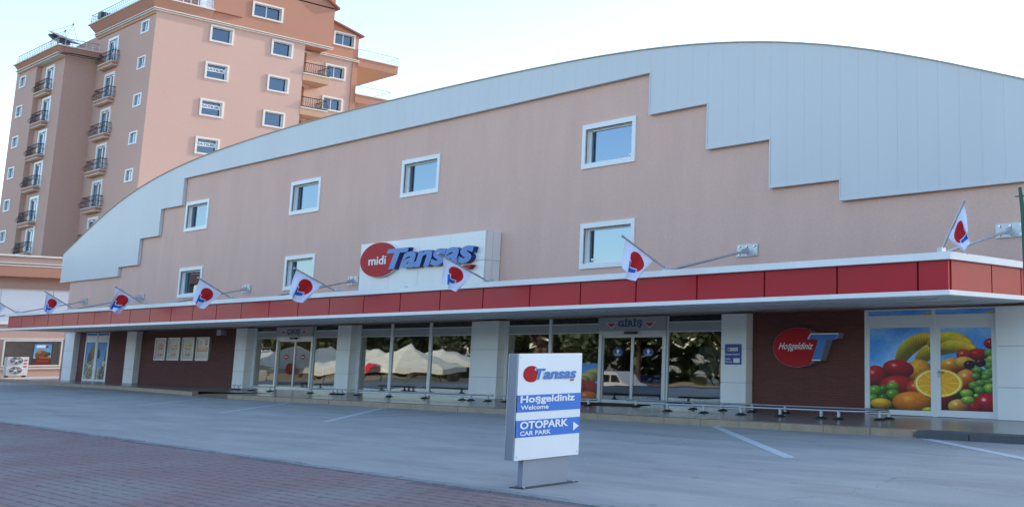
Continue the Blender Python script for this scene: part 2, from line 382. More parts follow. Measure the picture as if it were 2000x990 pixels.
def fruit_picture():
    k = .55; W_, H_ = int(780 * k), int(550 * k); a = canvas(W_, H_, (.20, .47, .78), (.45, .70, .90))
    cl = np.clip(noise2(W_, H_, 3, 4) * 1.8 - .75, 0, .8)[..., None]; a = a * (1 - cl) + np.array((.80, .88, .95)) * cl
    a[int(.5 * H_):] = np.array((.10, .16, .05))
    f = lambda x, y, rx, ry, c, **q: fruit(a, (x - 340) * k, (y - 195) * k, rx * k, ry * k, c, **q)
    Y, RD, LM, GR, OR = (.93, .80, .20), (.72, .07, .09), (.45, .66, .14), (.60, .74, .22), (.95, .52, .08)
    for (x0, y0, x1, y1, x2, y2, r0) in ((540, 420, 590, 290, 735, 262, 52), (660, 425, 720, 300, 960, 320, 50), (740, 300, 850, 235, 960, 310, 52), (800, 330, 870, 300, 985, 335, 42)):
        for t in np.linspace(0, 1, 22):
            x = (1 - t) ** 2 * x0 + 2 * t * (1 - t) * x1 + t * t * x2; y = (1 - t) ** 2 * y0 + 2 * t * (1 - t) * y1 + t * t * y2
            f(x, y, r0 * (1 - .45 * abs(2 * t - 1) ** 3), r0 * (1 - .45 * abs(2 * t - 1) ** 3), (.92, .79 - .05 * math.sin(t * 9), .22), hl=0)
    f(1085, 300, 40, 36, RD); f(1010, 372, 62, 40, RD, hl=.3); f(930, 375, 45, 38, (.78, .2, .15))
    f(865, 445, 85, 52, (.95, .68, .16), col2=(.85, .30, .10)); f(930, 425, 62, 40, (.93, .70, .2), hl=.2)
    f(660, 480, 80, 75, (.93, .62, .12), hl=.2); f(530, 470, 100, 62, RD, rot=.1); f(385, 520, 75, 72, RD); f(525, 580, 118, 66, (.75, .10, .10)); f(640, 600, 60, 60, (.80, .25, .06))
    f(935, 540, 62, 72, (.92, .62, .22), rot=.4, col2=(.80, .24, .10))
    for x, y, r in ((1078, 362, 34), (1090, 405, 36), (1075, 445, 34), (1005, 475, 32), (1070, 498, 42), (1105, 470, 30), (995, 515, 28), (1062, 550, 36), (1105, 540, 30), (1020, 560, 30), (985, 575, 32), (1075, 592, 40), (1015, 605, 32), (1110, 590, 30), (1050, 520, 26)):
        f(x, y, r, r * .8, GR if (x + y) % 2 else (.42, .62, .22), hl=.35)
    f(960, 440, 34, 30, (.22, .03, .06)); f(1022, 425, 34, 30, (.28, .04, .06))
    f(800, 680, 70, 60, (.50, .05, .06), hl=.1); f(1060, 690, 78, 68, RD, hl=.7); f(985, 715, 45, 36, RD, hl=.2); f(895, 715, 66, 48, (.90, .72, .26), col2=(.8, .35, .2))
    f(940, 628, 40, 28, GR); f(948, 672, 42, 28, GR); f(996, 642, 17, 15, GR)
    f(435, 610, 34, 30, (.28, .48, .10)); f(495, 588, 42, 30, LM); f(495, 640, 46, 34, (.38, .60, .12)); f(383, 618, 46, 36, LM); f(365, 675, 36, 34, (.40, .62, .16)); f(435, 665, 36, 26, (.25, .42, .10))
    f(620, 690, 132, 72, OR, hl=.3); f(420, 704, 72, 36, (.95, .72, .12), hl=.2); f(720, 735, 46, 18, (.75, .78, .20))
    cx, cy = (775 - 340) * k, (563 - 195) * k; yy, xx = np.mgrid[0:H_, 0:W_]; u = (xx - cx) / (146 * k); v = (yy - cy) / (96 * k); r = np.hypot(u, v); an = np.arctan2(v, u)
    sel = r < 1; seg = np.abs(((an / (2 * math.pi) * 11) % 1) - .5) > .46
    c = np.where((r > .93)[..., None], (.92, .62, .12), np.where((r > .86)[..., None], (.97, .88, .55), np.where((seg | (r < .06))[..., None], (.96, .80, .38), (.96, .62, .10))))
    a[sel] = c[sel]; n = noise2(W_, H_, 60, 3)[..., None]; return a * (1.02 + .24 * n)
def small_fruit_picture():
    W_, H_ = 120, 130; a = canvas(W_, H_, (.30, .55, .82), (.55, .75, .92)); f = lambda *q, **k: fruit(a, *q, **k)
    for x, y in ((110, 40), (90, 55), (70, 68)): f(x, y, 34, 22, (.90, .80, .40), rot=-.6, hl=0)
    f(40, 80, 55, 40, (.88, .42, .30), hl=.2); f(95, 90, 30, 30, (.75, .12, .1)); f(70, 85, 22, 22, (.8, .2, .12))
    for x, y in ((30, 96), (44, 92), (52, 104), (38, 108), (62, 98)): f(x, y, 9, 8, (.45, .62, .22))
    f(30, 120, 20, 14, (.93, .72, .14)); f(60, 120, 16, 13, (.92, .75, .2)); f(95, 116, 28, 20, (.92, .42, .08)); f(12, 100, 14, 14, (.7, .1, .1))
    return a
def stone_picture():
    W_, H_ = 200, 160; a = canvas(W_, H_, (.25, .52, .75), (.50, .72, .85)); rs = np.random.RandomState(5); f = lambda *q, **k: fruit(a, *q, **k)
    f(60, 70, 30, 60, (.62, .42, .26), rot=.3, hl=0); f(40, 80, 20, 40, (.45, .30, .22), hl=0); f(185, 80, 12, 50, (.20, .25, .22), hl=0); f(120, 50, 12, 22, (.22, .28, .36), hl=0)
    for i in range(70): f(rs.rand() * W_, 85 + rs.rand() * 70, 9 + rs.rand() * 13, 7 + rs.rand() * 10, tuple(np.array((.86, .82, .70)) * (.75 + .3 * rs.rand())), rot=rs.rand() * 3, hl=.15)
    for i in range(14): f(20 + rs.rand() * 60, 120 + rs.rand() * 40, 9, 7, (.78, .68, .30), hl=.1)
    for i in range(14): f(150 + rs.rand() * 50, 110 + rs.rand() * 50, 9, 8, (.45, .38, .24), hl=.1)
    return a
def resort_picture():
    W_, H_ = 90, 110; a = canvas(W_, H_, (.25, .52, .72), (.62, .80, .86)); f = lambda *q, **k: fruit(a, *q, **k)
    a[8:22, 10:60] = (.85, .86, .86); f(64, 15, 9, 7, (.8, .12, .1), hl=0)
    f(40, 60, 34, 26, (.62, .38, .22), hl=0); f(30, 48, 18, 16, (.72, .48, .28), hl=0); f(70, 55, 18, 12, (.32, .36, .22), hl=0)
    a[78:] = (.40, .10, .05); a[70:80, 30:88] = (.62, .28, .14); a[88:96, 20:80] = (.55, .2, .1); return a
def notice_picture(kind):
    W_, H_ = 90, 140; a = np.ones((H_, W_, 3)) * np.array((.66, .68, .70)); f = lambda *q, **k: fruit(a, *q, **k)
    if kind == 3:
        a[:] = (.74, .75, .74); a[58:90, 4:-4] = (.70, .36, .32); a[62:66, 10:70] = .72; a[72:76, 10:80] = .72
        for y in (10, 22, 30, 38, 46): a[y:y + 3, 6:40 if y > 12 else 30] = (.35, .36, .40)
        f(68, 30, 14, 20, (.55, .56, .55), hl=.1); f(68, 14, 7, 9, (.3, .3, .32), hl=0)
        for y in (98, 106, 114, 122): a[y:y + 2, 8:80] = (.5, .5, .55)
    else:
        c = ((.70, .42, .40), (.72, .70, .62), (.68, .68, .42))[kind]; a[6:-6, 6:-6] = np.array((.60, .63, .66))
        f(45, 45, 26, 16, c, hl=0); f(38, 62, 22, 14, tuple(np.array(c) * .92), hl=0); f(56, 66, 18, 10, c, hl=0)
        f(45, 106, 22, 11, (.80, .36, .32), hl=0); a[101:112, 40:44] = .8; a[101:104, 40:52] = .8; a[84:87, 14:74] = (.48, .5, .54)
    return a
def flag_picture():
    N_ = 160; a = np.ones((N_, N_, 3)) * np.array((.86, .87, .95)); yy, xx = np.mgrid[0:N_, 0:N_]
    d = np.hypot((xx - 66), (yy - 86)) / 50; k = np.clip((1 - d) * 20, 0, 1)[..., None]; a = a * (1 - k) + np.array((.72, .04, .07)) * k
    def inside(P):
        r_ = np.zeros((N_, N_), bool); n = len(P)
        for i in range(n):
            (x0, y0), (x1, y1) = P[i], P[(i + 1) % n]
            if y0 == y1: continue
            c = ((yy < y0) != (yy < y1)) & (xx < (x1 - x0) * (yy - y0) / (y1 - y0) + x0); r_ ^= c
        return r_
    def T(ox, oy, w_, h): return [(ox + p[0] * w_, oy + (1 - p[1]) * h) for p in TPOLY]
    P = T(84, 34, 74, 74); out = np.zeros((N_, N_), bool)
    for dx in (-4, 0, 4):
        for dy in (-4, 0, 4): out |= inside([(x + dx, y + dy) for x, y in P])
    a[out] = (.88, .89, .95); a[inside(P)] = (.12, .36, .72); return a

# ================================================================= ground
PL = .13                                    # walkway height
b = MB()
LOTY = lambda x: 3 + max(0, -14 - x) * .235
b.poly([(-14, 3, 0), (40, 3, 0), (40, 60, 0), (-140, 60, 0), (-140, LOTY(-140), 0)])
parking = struct('parking_lot', b, M['asphalt'])
b = MB()                                    # land around: slopes down to the street behind the camera, flat to the horizon
for xa, xb, ya, yb in ((-1500, -140, LOTY(-140), LOTY(-140)), (-140, -14, LOTY(-140), 3), (-14, 40, 3, 3), (40, 1500, 3, 3)):
    wall_q = [(-1500, -1500, -2, -2), (ya - 10, yb - 10, -2, -2), (ya, yb, -.004, -.004), (60, 60, -.004, -.004), (1500, 1500, -.004, -.004)]
    for k, (p, q) in enumerate(zip(wall_q, wall_q[1:])):
        if k == 2 and -140 <= xa < 40: continue
        b.quad((xa, p[0], p[2]), (xb, p[1], p[3]), (xb, q[1], q[3]), (xa, q[0], q[2]))
struct('ground', b, M['sand'])
b = MB(); b.quad((-300, -19.5, -1.99), (200, -19.5, -1.99), (200, -11.5, -1.99), (-300, -11.5, -1.99)); struct('road', b, M['road'])

# painted bay lines on the asphalt (each a part of the parking lot)
def strip(p, q, wd, z=.004):
    p, q = Vector((p[0], p[1], z)), Vector((q[0], q[1], z)); d = (q - p).normalized(); s = Vector((-d.y, d.x, 0)) * wd / 2
    b = MB(); b.quad(p - s, q - s, q + s, p + s); return b
for p, q, wd in (((-47.92, 13.54), (-50.2, 16.6), .12), ((-41.51, 13.2), (-44.3, 16.7), .13), ((-36.16, 12.91), (-39.3, 16.1), .13), ((-30.07, 12.64), (-33.9, 16.35), .13),
                 ((-24.27, 12.48), (-28.5, 16.3), .15), ((-24.49, 12.7), (-23.5, 16.2), .09), ((-25.64, 13.77), (-24.9, 16.3), .09), ((-26.62, 14.75), (-26.1, 16.3), .09),
                 ((-15.7, 16.38), (-10.3, 12.4), .17), ((-10.5, 16.4), (-5.9, 13.3), .17), ((-54.3, 13.9), (-56.4, 16.8), .12)):
    build('parking_line', strip(p, q, wd), M['line'], parking)

# brick paving in the near left corner: block pavers with open joints
b = MB(); EDGE = lambda x: 7.42 + (-9.0 - x) * .030
b.poly([(-14, 3.01, .0125), (-4, 3.01, .0125), (-4, EDGE(-4), .0125), (-36, EDGE(-36), .0125), (-36, LOTY(-36) + .01, .0125)])
paving = struct('brick_paving', b, mat('paver_bed_sand', (.19, .14, .135), .95, var=.15, fine=.2))
PW, PH = .30, .15
cands = []
for r_ in range(int(6.2 / PH)):
    y = r_ * PH + 3.02
    for c_ in range(int(34 / PW)):
        x = -38 + c_ * PW + (PW / 2 if r_ % 2 else 0)
        if y + PH > EDGE(x + PW / 2): continue
        if x > -6.0 or y < LOTY(x) + .05: continue
        q = CAM @ np.array([x, y, -EYE])
        if q[2] < 1: continue
        px, py = F_PX * q[0] / q[2] + CX, F_PX * q[1] / q[2] + CY
        if -60 < px < 2060 and py < 1060: cands.append((q[2], x, y))
cands.sort()
pb = MB(); pb.v = []; e = .012
def paver_into(b, x, y, z, tx, ty):
    g = .004; x0, x1, y0, y1 = x + g, x + PW - g, y + g * .7, y + PH - g * .7; n = len(b.v)
    mid = (x0 + x1) / 2; k = .012                # slightly waisted interlocking outline
    lo = [(x0, y0), (mid, y0 + k), (x1, y0), (x1, y1), (mid, y1 + k), (x0, y1)]
    b.v += [(px, py, .006) for px, py in lo]
    b.v += [(px + (e if px < mid - .01 else -e if px > mid + .01 else 0), py + (e if py < y + PH / 2 else -e), z + (px - mid) * tx + (py - y) * ty) for px, py in lo]
    b.f.append(tuple(n + 6 + i for i in range(6))); b.m.append(0)
    for i in range(6): b.f.append((n + i, n + (i + 1) % 6, n + 6 + (i + 1) % 6, n + 6 + i)); b.m.append(0)
rest = MB()
pm = [None] * 6
for i in range(6):
    t = MB(); paver_into(t, 0, 0, .017 + random.uniform(-.002, .002), random.uniform(-.02, .02), random.uniform(-.02, .02)); pm[i] = t.mesh('paver', M['paver'])
for i, (d, x, y) in enumerate(cands):
    if i < 300: link('paver', pm[i % 6], paving, (x, y, random.uniform(-.002, .002)))
    else: paver_into(rest, x, y, .017 + random.uniform(-.002, .002), random.uniform(-.02, .02), random.uniform(-.02, .02))
o = build('pavers', rest, M['paver'], paving); o['kind'] = 'stuff'
# flush concrete edging between asphalt and pavers
ed = MB(); x = -36
while x < -5:
    L_ = random.uniform(.8, 1.2); j = random.uniform(-.02, .02)
    y0, y1 = EDGE(x) + .03 + j, EDGE(x + L_) + .03 + j; wd = .13
    ed.prism([(x + .01, y0, .002), (x + L_ - .01, y1, .002), (x + L_ - .01, y1 + wd, .002), (x + .01, y0 + wd, .002)], (0, 0, .022 + random.uniform(-.005, .004)))
    x += L_
build('edging_strip', ed, mat('worn_concrete_edging', (.30, .31, .31), .9, var=.2, vscale=3, bump=.4, bscale=30, fine=.15), paving)

# shop walkway with its kerb stones
KY = 16.42
b = MB()
b.box(-38.55, -8.4, KY + .2, 20.5, -.02, PL)
b.poly([(-42.3, 17.0, PL), (-38.55, KY + 1.35, PL), (-38.55, 20.5, PL), (-66.2, 20.5, PL), (-66.2, 18.3, PL), (-52, 17.9, PL)])
walkway = struct('walkway', b, M['tile'])
b = MB(); b.quad((-42.25, 16.75, .01), (-38.58, KY, .01), (-38.58, KY + 1.4, PL + .003), (-42.25, 17.9, PL + .003)); build('ramp', b, M['kerb'], walkway)
x = -38.55; 
while x < -10.75:
    L_ = min(1.12, -10.7 - x); piece('kerb_stone', x + .006, x + L_ - .006, KY + random.uniform(-.006, .006), KY + .21, -.05, PL + .003, M['kerb'], walkway, bev=.012); x += 1.12
while x < -8.4:
    piece('kerb_stone', x + .006, x + 1.1, KY - .12, KY + .21, -.05, PL + .005, M['kerbdark'], walkway, label='dark grey kerb stone at the right end of the walkway', bev=.015); x += 1.12
pts = [(-42.3, 16.8), (-52, 17.7), (-62, 17.95), (-82, 19.6)]
for (xa, ya), (xb, yb) in zip(pts, pts[1:]):
    n_ = int(math.hypot(xb - xa, yb - ya) / 1.1)
    for i in range(n_):
        p = Vector((xa + (xb - xa) * i / n_, ya + (yb - ya) * i / n_, 0)); q = Vector((xa + (xb - xa) * (i + 1) / n_, ya + (yb - ya) * (i + 1) / n_, 0)); d = (q - p).normalized() * .008; s = Vector((-d.y, d.x, 0)).normalized() * -.21
        b = MB(); b.prism([p + d + Vector((0, 0, -.05)), p + d - s * -1 + Vector((0, 0, -.05)), q - d - s * -1 + Vector((0, 0, -.05)), q - d + Vector((0, 0, -.05))], (0, 0, .05 + PL + .003)); build('kerb_stone', b, M['kerb'], walkway)
b = MB(); b.poly([(-52, 17.9, PL - .006), (-66.1, 18.4, PL - .006), (-66.1, 45, PL - .006), (-110, 45, PL - .006), (-110, 21.5, PL - .006), (-82, 19.8, PL - .006), (-62, 18.15, PL - .006)][::-1]); struct('pavement', b, M['paveleft'])

# ================================================================= supermarket
YW, YG, YC, ZS = 19.9, 19.8, 15.7, 2.5
XL_, XR_ = -66.2, -8.72
shop = thing('supermarket', 'long pink supermarket with white arched stepped cladding above glazed shopfront', 'supermarket', (-38, YW, 0))
def wall_grid(b, u0, u1, v0, v1, holes, P, depth, mi=0, mr=1):
    """wall in plane P(u,v,d) with rectangular holes and reveals of given depth"""
    us = sorted({u0, u1, *[h[0] for h in holes], *[h[1] for h in holes]}); vs = sorted({v0, v1, *[h[2] for h in holes], *[h[3] for h in holes]})
    for i in range(len(us) - 1):
        for j in range(len(vs) - 1):
            cu, cv = (us[i] + us[i + 1]) / 2, (vs[j] + vs[j + 1]) / 2
            if any(h[0] < cu < h[1] and h[2] < cv < h[3] for h in holes): continue
            b.quad(P(us[i], vs[j], 0), P(us[i + 1], vs[j], 0), P(us[i + 1], vs[j + 1], 0), P(us[i], vs[j + 1], 0), mi)
    for a, c, e_, f in holes:
        if depth <= 0: continue
        for q in (((a, e_), (a, f)), ((c, f), (c, e_)), ((a, f), (c, f)), ((c, e_), (a, e_))):
            b.quad(P(*q[0], 0), P(*q[0], depth), P(*q[1], depth), P(*q[1], 0), mr)
arch_px = [(-67.33, 6.72), (-66.0, 7.23), (-62.84, 8.2), (-60.05, 9.0), (-58.04, 9.45), (-55.59, 9.84), (-53.41, 10.08), (-49.35, 10.36), (-45.44, 10.53), (-41.27, 10.61), (-37.91, 10.64), (-35.27, 10.62), (-32.95, 10.57), (-28.25, 10.47), (-25.66, 10.38), (-23.29, 10.27), (-21.79, 10.15), (-19.88, 9.95), (-17.97, 9.68), (-16.55, 9.41), (-14.9, 9.0), (-13.36, 8.56), (-11.94, 8.1), (-10.88, 7.75), (-9.87, 7.39), (-8.7, 6.95)]
_c = np.polyfit([(p[0] + 38) / 30 for p in arch_px], [p[1] for p in arch_px], 8)
ARCH = lambda x: float(np.polyval(_c, (x + 38) / 30))
WIN = [(-24.74, 6.95), (-24.66, 3.95), (-34.63, 6.95), (-42.73, 6.95), (-52.55, 6.95), (-52.57, 3.95), (-42.72, 3.95)]
WW, WH, TR = 2.36, 1.35, .15
b = MB(); holes = [(x + TR, x + WW - TR, z + TR, z + WH - TR) for x, z in WIN]
wall_grid(b, XL_, XR_, ZS - .3, 6.6, [h for h in holes if h[3] < 6.6], lambda u, v, d: (u, YW + d, v), .30)
wall_grid(b, -57.4, -17.3, 6.6, 9.55, [h for h in holes if h[2] > 6.6], lambda u, v, d: (u, YW + d, v), .30)
b.quad((XL_, 50, 0), (XL_, YW, 0), (XL_, YW, 6.6), (XL_, 50, 6.6)); b.quad((XR_, YW, 0), (XR_, 50, 0), (XR_, 50, 6.6), (XR_, YW, 6.6)); b.quad((XR_, 50, 0), (XL_, 50, 0), (XL_, 50, 6.6), (XR_, 50, 6.6))
build('wall', b, [M['render'], M['upvc']], shop)
b = MB(); XS = np.linspace(-67.3, -8.7, 80)
for xa, xb in zip(XS, XS[1:]):
    b.quad((xa, YW - .1, ARCH(xa) - .03), (xb, YW - .1, ARCH(xb) - .03), (xb, 50.2, ARCH(xb) - .03), (xa, 50.2, ARCH(xa) - .03))
build('roof', b, M['clad'], shop)
STEP = [(-67.3, 5.25), (-59.46, 5.71), (-57.18, 6.97), (-55.06, 8.23), (-52.78, 9.48), (-21.72, 8.24), (-19.42, 6.97), (-17.16, 5.70), (-14.9, 5.18)]
def low(x):
    z = STEP[0][1]
    for s in STEP:
        if x >= s[0] - 1e-6: z = s[1]
    return z
edges = [s[0] for s in STEP] + [-8.7]; bk = MB(); tr_ = MB()
for a, c in zip(edges, edges[1:]):
    n_ = max(1, round((c - a) / .55)); z = low(a + .01)
    for i in range(n_):
        xa, xb = a + (c - a) * i / n_, a + (c - a) * (i + 1) / n_; g = .0015
        p = MB(); p.prism([(xa + g, YW - .13, z + .02), (xa + g, YW - .13, ARCH(xa)), (xb - g, YW - .13, ARCH(xb)), (xb - g, YW - .13, z + .02)][::-1], (0, .05, 0)); build('cladding_panel', p, M['clad'], shop)
        bk.prism([(xa, YW - .124, z + .01), (xa, YW - .124, ARCH(xa) - .02), (xb, YW - .124, ARCH(xb) - .02), (xb, YW - .124, z + .01)][::-1], (0, .12, 0))
    tr_.box(a - .02, c + .02, YW - .145, YW - .01, z - .035, z + .018)
for (xa, za), (xb, zb) in zip(STEP, STEP[1:]):
    tr_.box(xb - .022, xb + .022, YW - .144, YW - .012, min(za, zb) + .018, max(za, zb) - .036)
build('cladding_backing', bk, M['clad'], shop); build('edge_trim', tr_, M['clad'], shop)
b = MB()
for xa, xb in zip(XS, XS[1:]):
    q = [(xa, YW - .17, ARCH(xa)), (xb, YW - .17, ARCH(xb)), (xb, YW - .17, ARCH(xb) + .03), (xa, YW - .17, ARCH(xa) + .03)]; b.prism(q, (0, .3, 0))
build('roof_coping', b, mat('beige_coping', (.42, .38, .31), .6), shop)
# upper windows
def upper_window(x, z):
    f = MB(); y0, y1 = YW - .045, YW + .03
    f.box(x, x + WW, y0, y1, z, z + TR); f.box(x, x + WW, y0, y1, z + WH - TR, z + WH); f.box(x, x + TR, y0 + .002, y1, z + TR, z + WH - TR); f.box(x + WW - TR, x + WW, y0 + .002, y1, z + TR, z + WH - TR)
    w_ = build('window', f, M['upvc'], shop)
    s = MB(); k = .055; xa, xb, za, zb = x + TR, x + WW - TR, z + TR, z + WH - TR; ya, yb = YW + .13, YW + .20
    s.box(xa, xb, ya, yb, za, za + k); s.box(xa, xb, ya, yb, zb - k, zb); s.box(xa, xa + k * 1.4, ya, yb, za + k, zb - k); s.box(xb - k * 1.4, xb, ya, yb, za + k, zb - k); build('sash', s, M['upvc'], w_)
    g = MB(); g.quad((xa + .05, YW + .165, za + .03), (xb - .05, YW + .165, za + .03), (xb - .05, YW + .165, zb - .03), (xa + .05, YW + .165, zb - .03)); build('pane', g, M['upglass'], w_)
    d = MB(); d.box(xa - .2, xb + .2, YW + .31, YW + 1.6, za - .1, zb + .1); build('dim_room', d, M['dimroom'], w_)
    if x > -30:
        t = MB(); sx = xb - .32 if z > 5 else xa + .14; t.quad((sx, YW + .162, za + .10), (sx + .18, YW + .162, za + .10), (sx + .18, YW + .162, za + .17), (sx, YW + .162, za + .17)); build('sticker', t, M['banner'], w_)
for x, z in WIN: upper_window(x, z)

# ---- ground floor
def U(px, py=700): return at_y(px, py, YG).x
def colX(px, py=700): return at_y(px, py, 19.5).x
cols = []
for pa, pb in ((123, 141), (243.5, 262), (457, 478), (656, 682), (918, 971), (1408, 1457)):
    py = 700; xa, xb = colX(pa, py), colX(pb, py); cols.append((xa, xb))
    z0 = PL
    for k, (za, zb) in enumerate(((PL, .78), (.78, 1.62), (1.62, ZS))):
        c = piece('column_panel', xa, xb, 19.5, YG + .1, za + (.006 if k else 0), zb - .006, M['column'], shop, bev=.006)
    b = MB(); b.box(xa + .02, xb - .02, 19.52, YG + .08, PL, ZS); build('column_core', b, M['clad_back'], shop)
PIER = at_y(1946, 700, 19.6).x
for za, zb in ((PL, .80), (.80, 1.66), (1.66, ZS)): piece('pier_panel', PIER, XR_ + .02, 19.6, YG + .2, za + .006, zb - .006, M['column'], shop, bev=.006)
b = MB(); b.box(PIER + .02, XR_, 19.62, YG + .3, PL, ZS); build('pier_core', b, M['clad_back'], shop)
def brick_panel(xa, xb, label=None):
    b = MB(); b.box(xa, xb, YG - .06, YG + .12, PL, ZS); return build('brick_wall', b, M['brick'], shop, label)
ZB, ZP, ZT = .17, 2.08, 2.335              # glass foot, spandrel foot, clerestory foot
def shop_window(xa, xb, sill=True, frame_l=.05, frame_r=.05, glass='glass'):
    f = MB(); y0, y1 = YG - .03, YG + .05
    f.box(xa, xa + frame_l, y0, y1, PL, ZS); f.box(xb - frame_r, xb, y0, y1, PL, ZS)
    f.box(xa + frame_l, xb - frame_r, y0 + .004, y1, PL, ZB); f.box(xa + frame_l, xb - frame_r, y0 + .006, y1, ZT - .012, ZT + .012); f.box(xa + frame_l, xb - frame_r, y0 + .006, y1, ZP - .012, ZP + .012)
    w_ = build('shop_window', f, M['upvc'], shop); i0, i1 = xa + frame_l, xb - frame_r
    b = MB(); b.box(i0, i1, YG - .012, YG + .03, ZP + .012, ZT - .012); build('spandrel_panel', b, M['panelgrey'], w_)
    g = MB(); g.quad((i0, YG, ZB), (i1, YG, ZB), (i1, YG, ZP - .01), (i0, YG, ZP - .01)); build('pane', g, M[glass], w_)
    g = MB(); g.quad((i0, YG, ZT), (i1, YG, ZT), (i1, YG, ZS), (i0, YG, ZS)); build('clerestory_pane', g, M['vanglass'], w_); return w_
def sliding_door(xa, xb, name_, word, pic):
    f = MB(); y0, y1 = YG - .07, YG + .06; fw = .12
    f.box(xa, xa + fw, y0, y1, PL, 2.13); f.box(xb - fw, xb, y0, y1, PL, 2.13); f.box(xa + fw, xb - fw, y0 + .004, y1, 2.0, 2.13); f.box(xa + fw, xb - fw, y0 + .03, y1, PL, PL + .03)
    d = build('entrance_door', f, M['alu'], shop, name_)
    h = MB(); h.box(xa, xb, YG - .11, YG + .05, 2.135, ZS); build('header_panel', h, M['panelgrey'], d)
    mid = (xa + xb) / 2; wd = xb - xa
    text('lettering', word, M['navy'], d, (xa + wd * .31, YG - .112, 2.19 if word[0] == 'G' else 2.175), (1, 0, 0), (0, 0, 1), wd * .36, .27 if word[0] == 'G' else .25, bold=.035)
    for cx in (xa + wd * .21, xa + wd * .78):
        for k, mt in ((1.25, 'signwhite'), (1, 'redtri')):
            t = MB(); y = YG - (.114 if k > 1 else .118); r_ = .2 * k; t.poly([(cx - r_, y, 2.335 + .03 * (k - 1) * 2), (cx, y, 2.335 - .115 * k + (.0 if k > 1 else 0)), (cx + r_, y, 2.335 + .03 * (k - 1) * 2)]); build('arrow_mark', t, M[mt], d)
    for a, c in ((xa + fw, mid), (mid, xb - fw)):
        l_ = MB(); k = .05; l_.box(a, a + k, YG - .03, YG + .01, PL + .03, 2.0); l_.box(c - k, c, YG - .03, YG + .01, PL + .03, 2.0); l_.box(a + k, c - k, YG - .028, YG + .01, PL + .03, PL + .10); l_.box(a + k, c - k, YG - .028, YG + .01, 1.94, 2.0)
        build('door_leaf', l_, M['alu'], d); g = MB(); g.quad((a + k, YG - .01, PL + .1), (c - k, YG - .01, PL + .1), (c - k, YG - .01, 1.94), (a + k, YG - .01, 1.94)); build('pane', g, M['doorglass'], d)
        if pic == 'blue':
            disc('sticker', M['plaque'], d, ((a + c) / 2 + .02, YG - .014, 1.53), (1, 0, 0), (0, 0, 1), .21, .115, .003, 24)
            t = MB(); y = YG - .020; X_ = (a + c) / 2 + .02; t.poly([(X_ - .04, y, 1.50), (X_ + .04, y, 1.50), (X_ + .04, y, 1.56), (X_ + .08, y, 1.56), (X_, y, 1.62), (X_ - .08, y, 1.56), (X_ - .04, y, 1.56)]); t.quad((X_ - .12, y, 1.46), (X_ + .12, y, 1.46), (X_ + .12, y, 1.475), (X_ - .12, y, 1.475)); build('arrow_mark', t, M['signwhite'], d)
        else:
            disc('sticker', M['disc'], d, ((a + c) / 2, YG - .014, 1.36), (1, 0, 0), (0, 0, 1), .15, .085, .003, 24)
            t = MB(); y = YG - .020; X_ = (a + c) / 2; t.quad((X_ - .10, y, 1.345), (X_ + .10, y, 1.345), (X_ + .10, y, 1.372), (X_ - .10, y, 1.372)); build('bar_mark', t, M['signwhite'], d)
    s = MB(); s.box(mid - .22, mid + .22, YG - .16, YG - .07, 2.03, 2.10); build('door_sensor', s, M['dark'], d)
    return d
# bay 1: dark brick, pebble-print glass door pair, dark brick
brick_panel(cols[0][1] - .05, U(166)); xa, xb = U(164.5), U(212); brick_panel(xb + .02, cols[1][0] + .05)
P_STONE = print_mat('pebble_beach_print', stone_picture()); P_FRUIT = print_mat('fruit_still_life_print', fruit_picture()); P_FRUIT2 = print_mat('peach_basket_print', small_fruit_picture())
def printed_bay(xa, xb, splits, pic, z0, z1, pos, label=None):
    f = MB(); y0, y1 = YG - .05, YG + .05; k = pos
    f.box(xa, xa + k, y0, y1, PL, ZS); f.box(xb - k, xb, y0, y1, PL, ZS)
    for s in splits: f.box(s - k * .45, s + k * .45, y0, y1, PL, ZS)
    f.box(xa + k, xb - k, y0 + .004, y1, 2.335, 2.36); f.box(xa + k, xb - k, y0 + .006, y1, ZS - .03, ZS)
    d = build('printed_window', f, M['upvc'], shop, label)
    cs = [xa] + list(splits) + [xb]
    for i in range(len(cs) - 1):
        a, c = cs[i] + (k if i == 0 else k * .45), cs[i + 1] - (k if i == len(cs) - 2 else k * .45)
        h = MB(); h.box(a, c, YG - .03, YG + .03, 2.09, 2.335); build('spandrel_panel', h, M['upvc'], d)
        g = MB(); g.quad((a, YG - .01, 2.36), (c, YG - .01, 2.36), (c, YG - .01, ZS - .03), (a, YG - .01, ZS - .03), uv=[(.0, .86), (.4, .86), (.4, .97), (0, .97)]); build('clerestory_pane', g, P_FRUIT if pic is P_FRUIT else pic, d)
        last = i == len(cs) - 2 or pic is P_STONE; e_ = .075 * (1.5 if last else .6); zz0, zz1 = z0 + (.03 if last else 0), z1 - (.02 if last else 0)
        l_ = MB(); l_.box(a, a + e_, YG - .045, YG + .02, PL + .01, 2.09); l_.box(c - e_, c, YG - .045, YG + .02, PL + .01, 2.09); l_.box(a + e_, c - e_, YG - .043, YG + .02, PL + .01, zz0); l_.box(a + e_, c - e_, YG - .043, YG + .02, zz1, 2.09)
        build('door_leaf' if last else 'fixed_frame', l_, M['upvc'], d)
        u0, u1 = (a + e_ - xa - k) / (xb - xa - 2 * k), (c - e_ - xa - k) / (xb - xa - 2 * k)
        g = MB(); g.quad((a + e_, YG - .012, zz0), (c - e_, YG - .012, zz0), (c - e_, YG - .012, zz1), (a + e_, YG - .012, zz1), uv=[(u0, 0), (u1, 0), (u1, 1), (u0, 1)]); build('printed_pane', g, pic, d)
    return d
printed_bay(xa, xb, [(xa + xb) / 2], P_STONE, .20, 2.05, .12, 'glass door pair printed with white pebbles under a blue sky')
brick_panel(cols[1][1] - .05, cols[2][0] + .05)
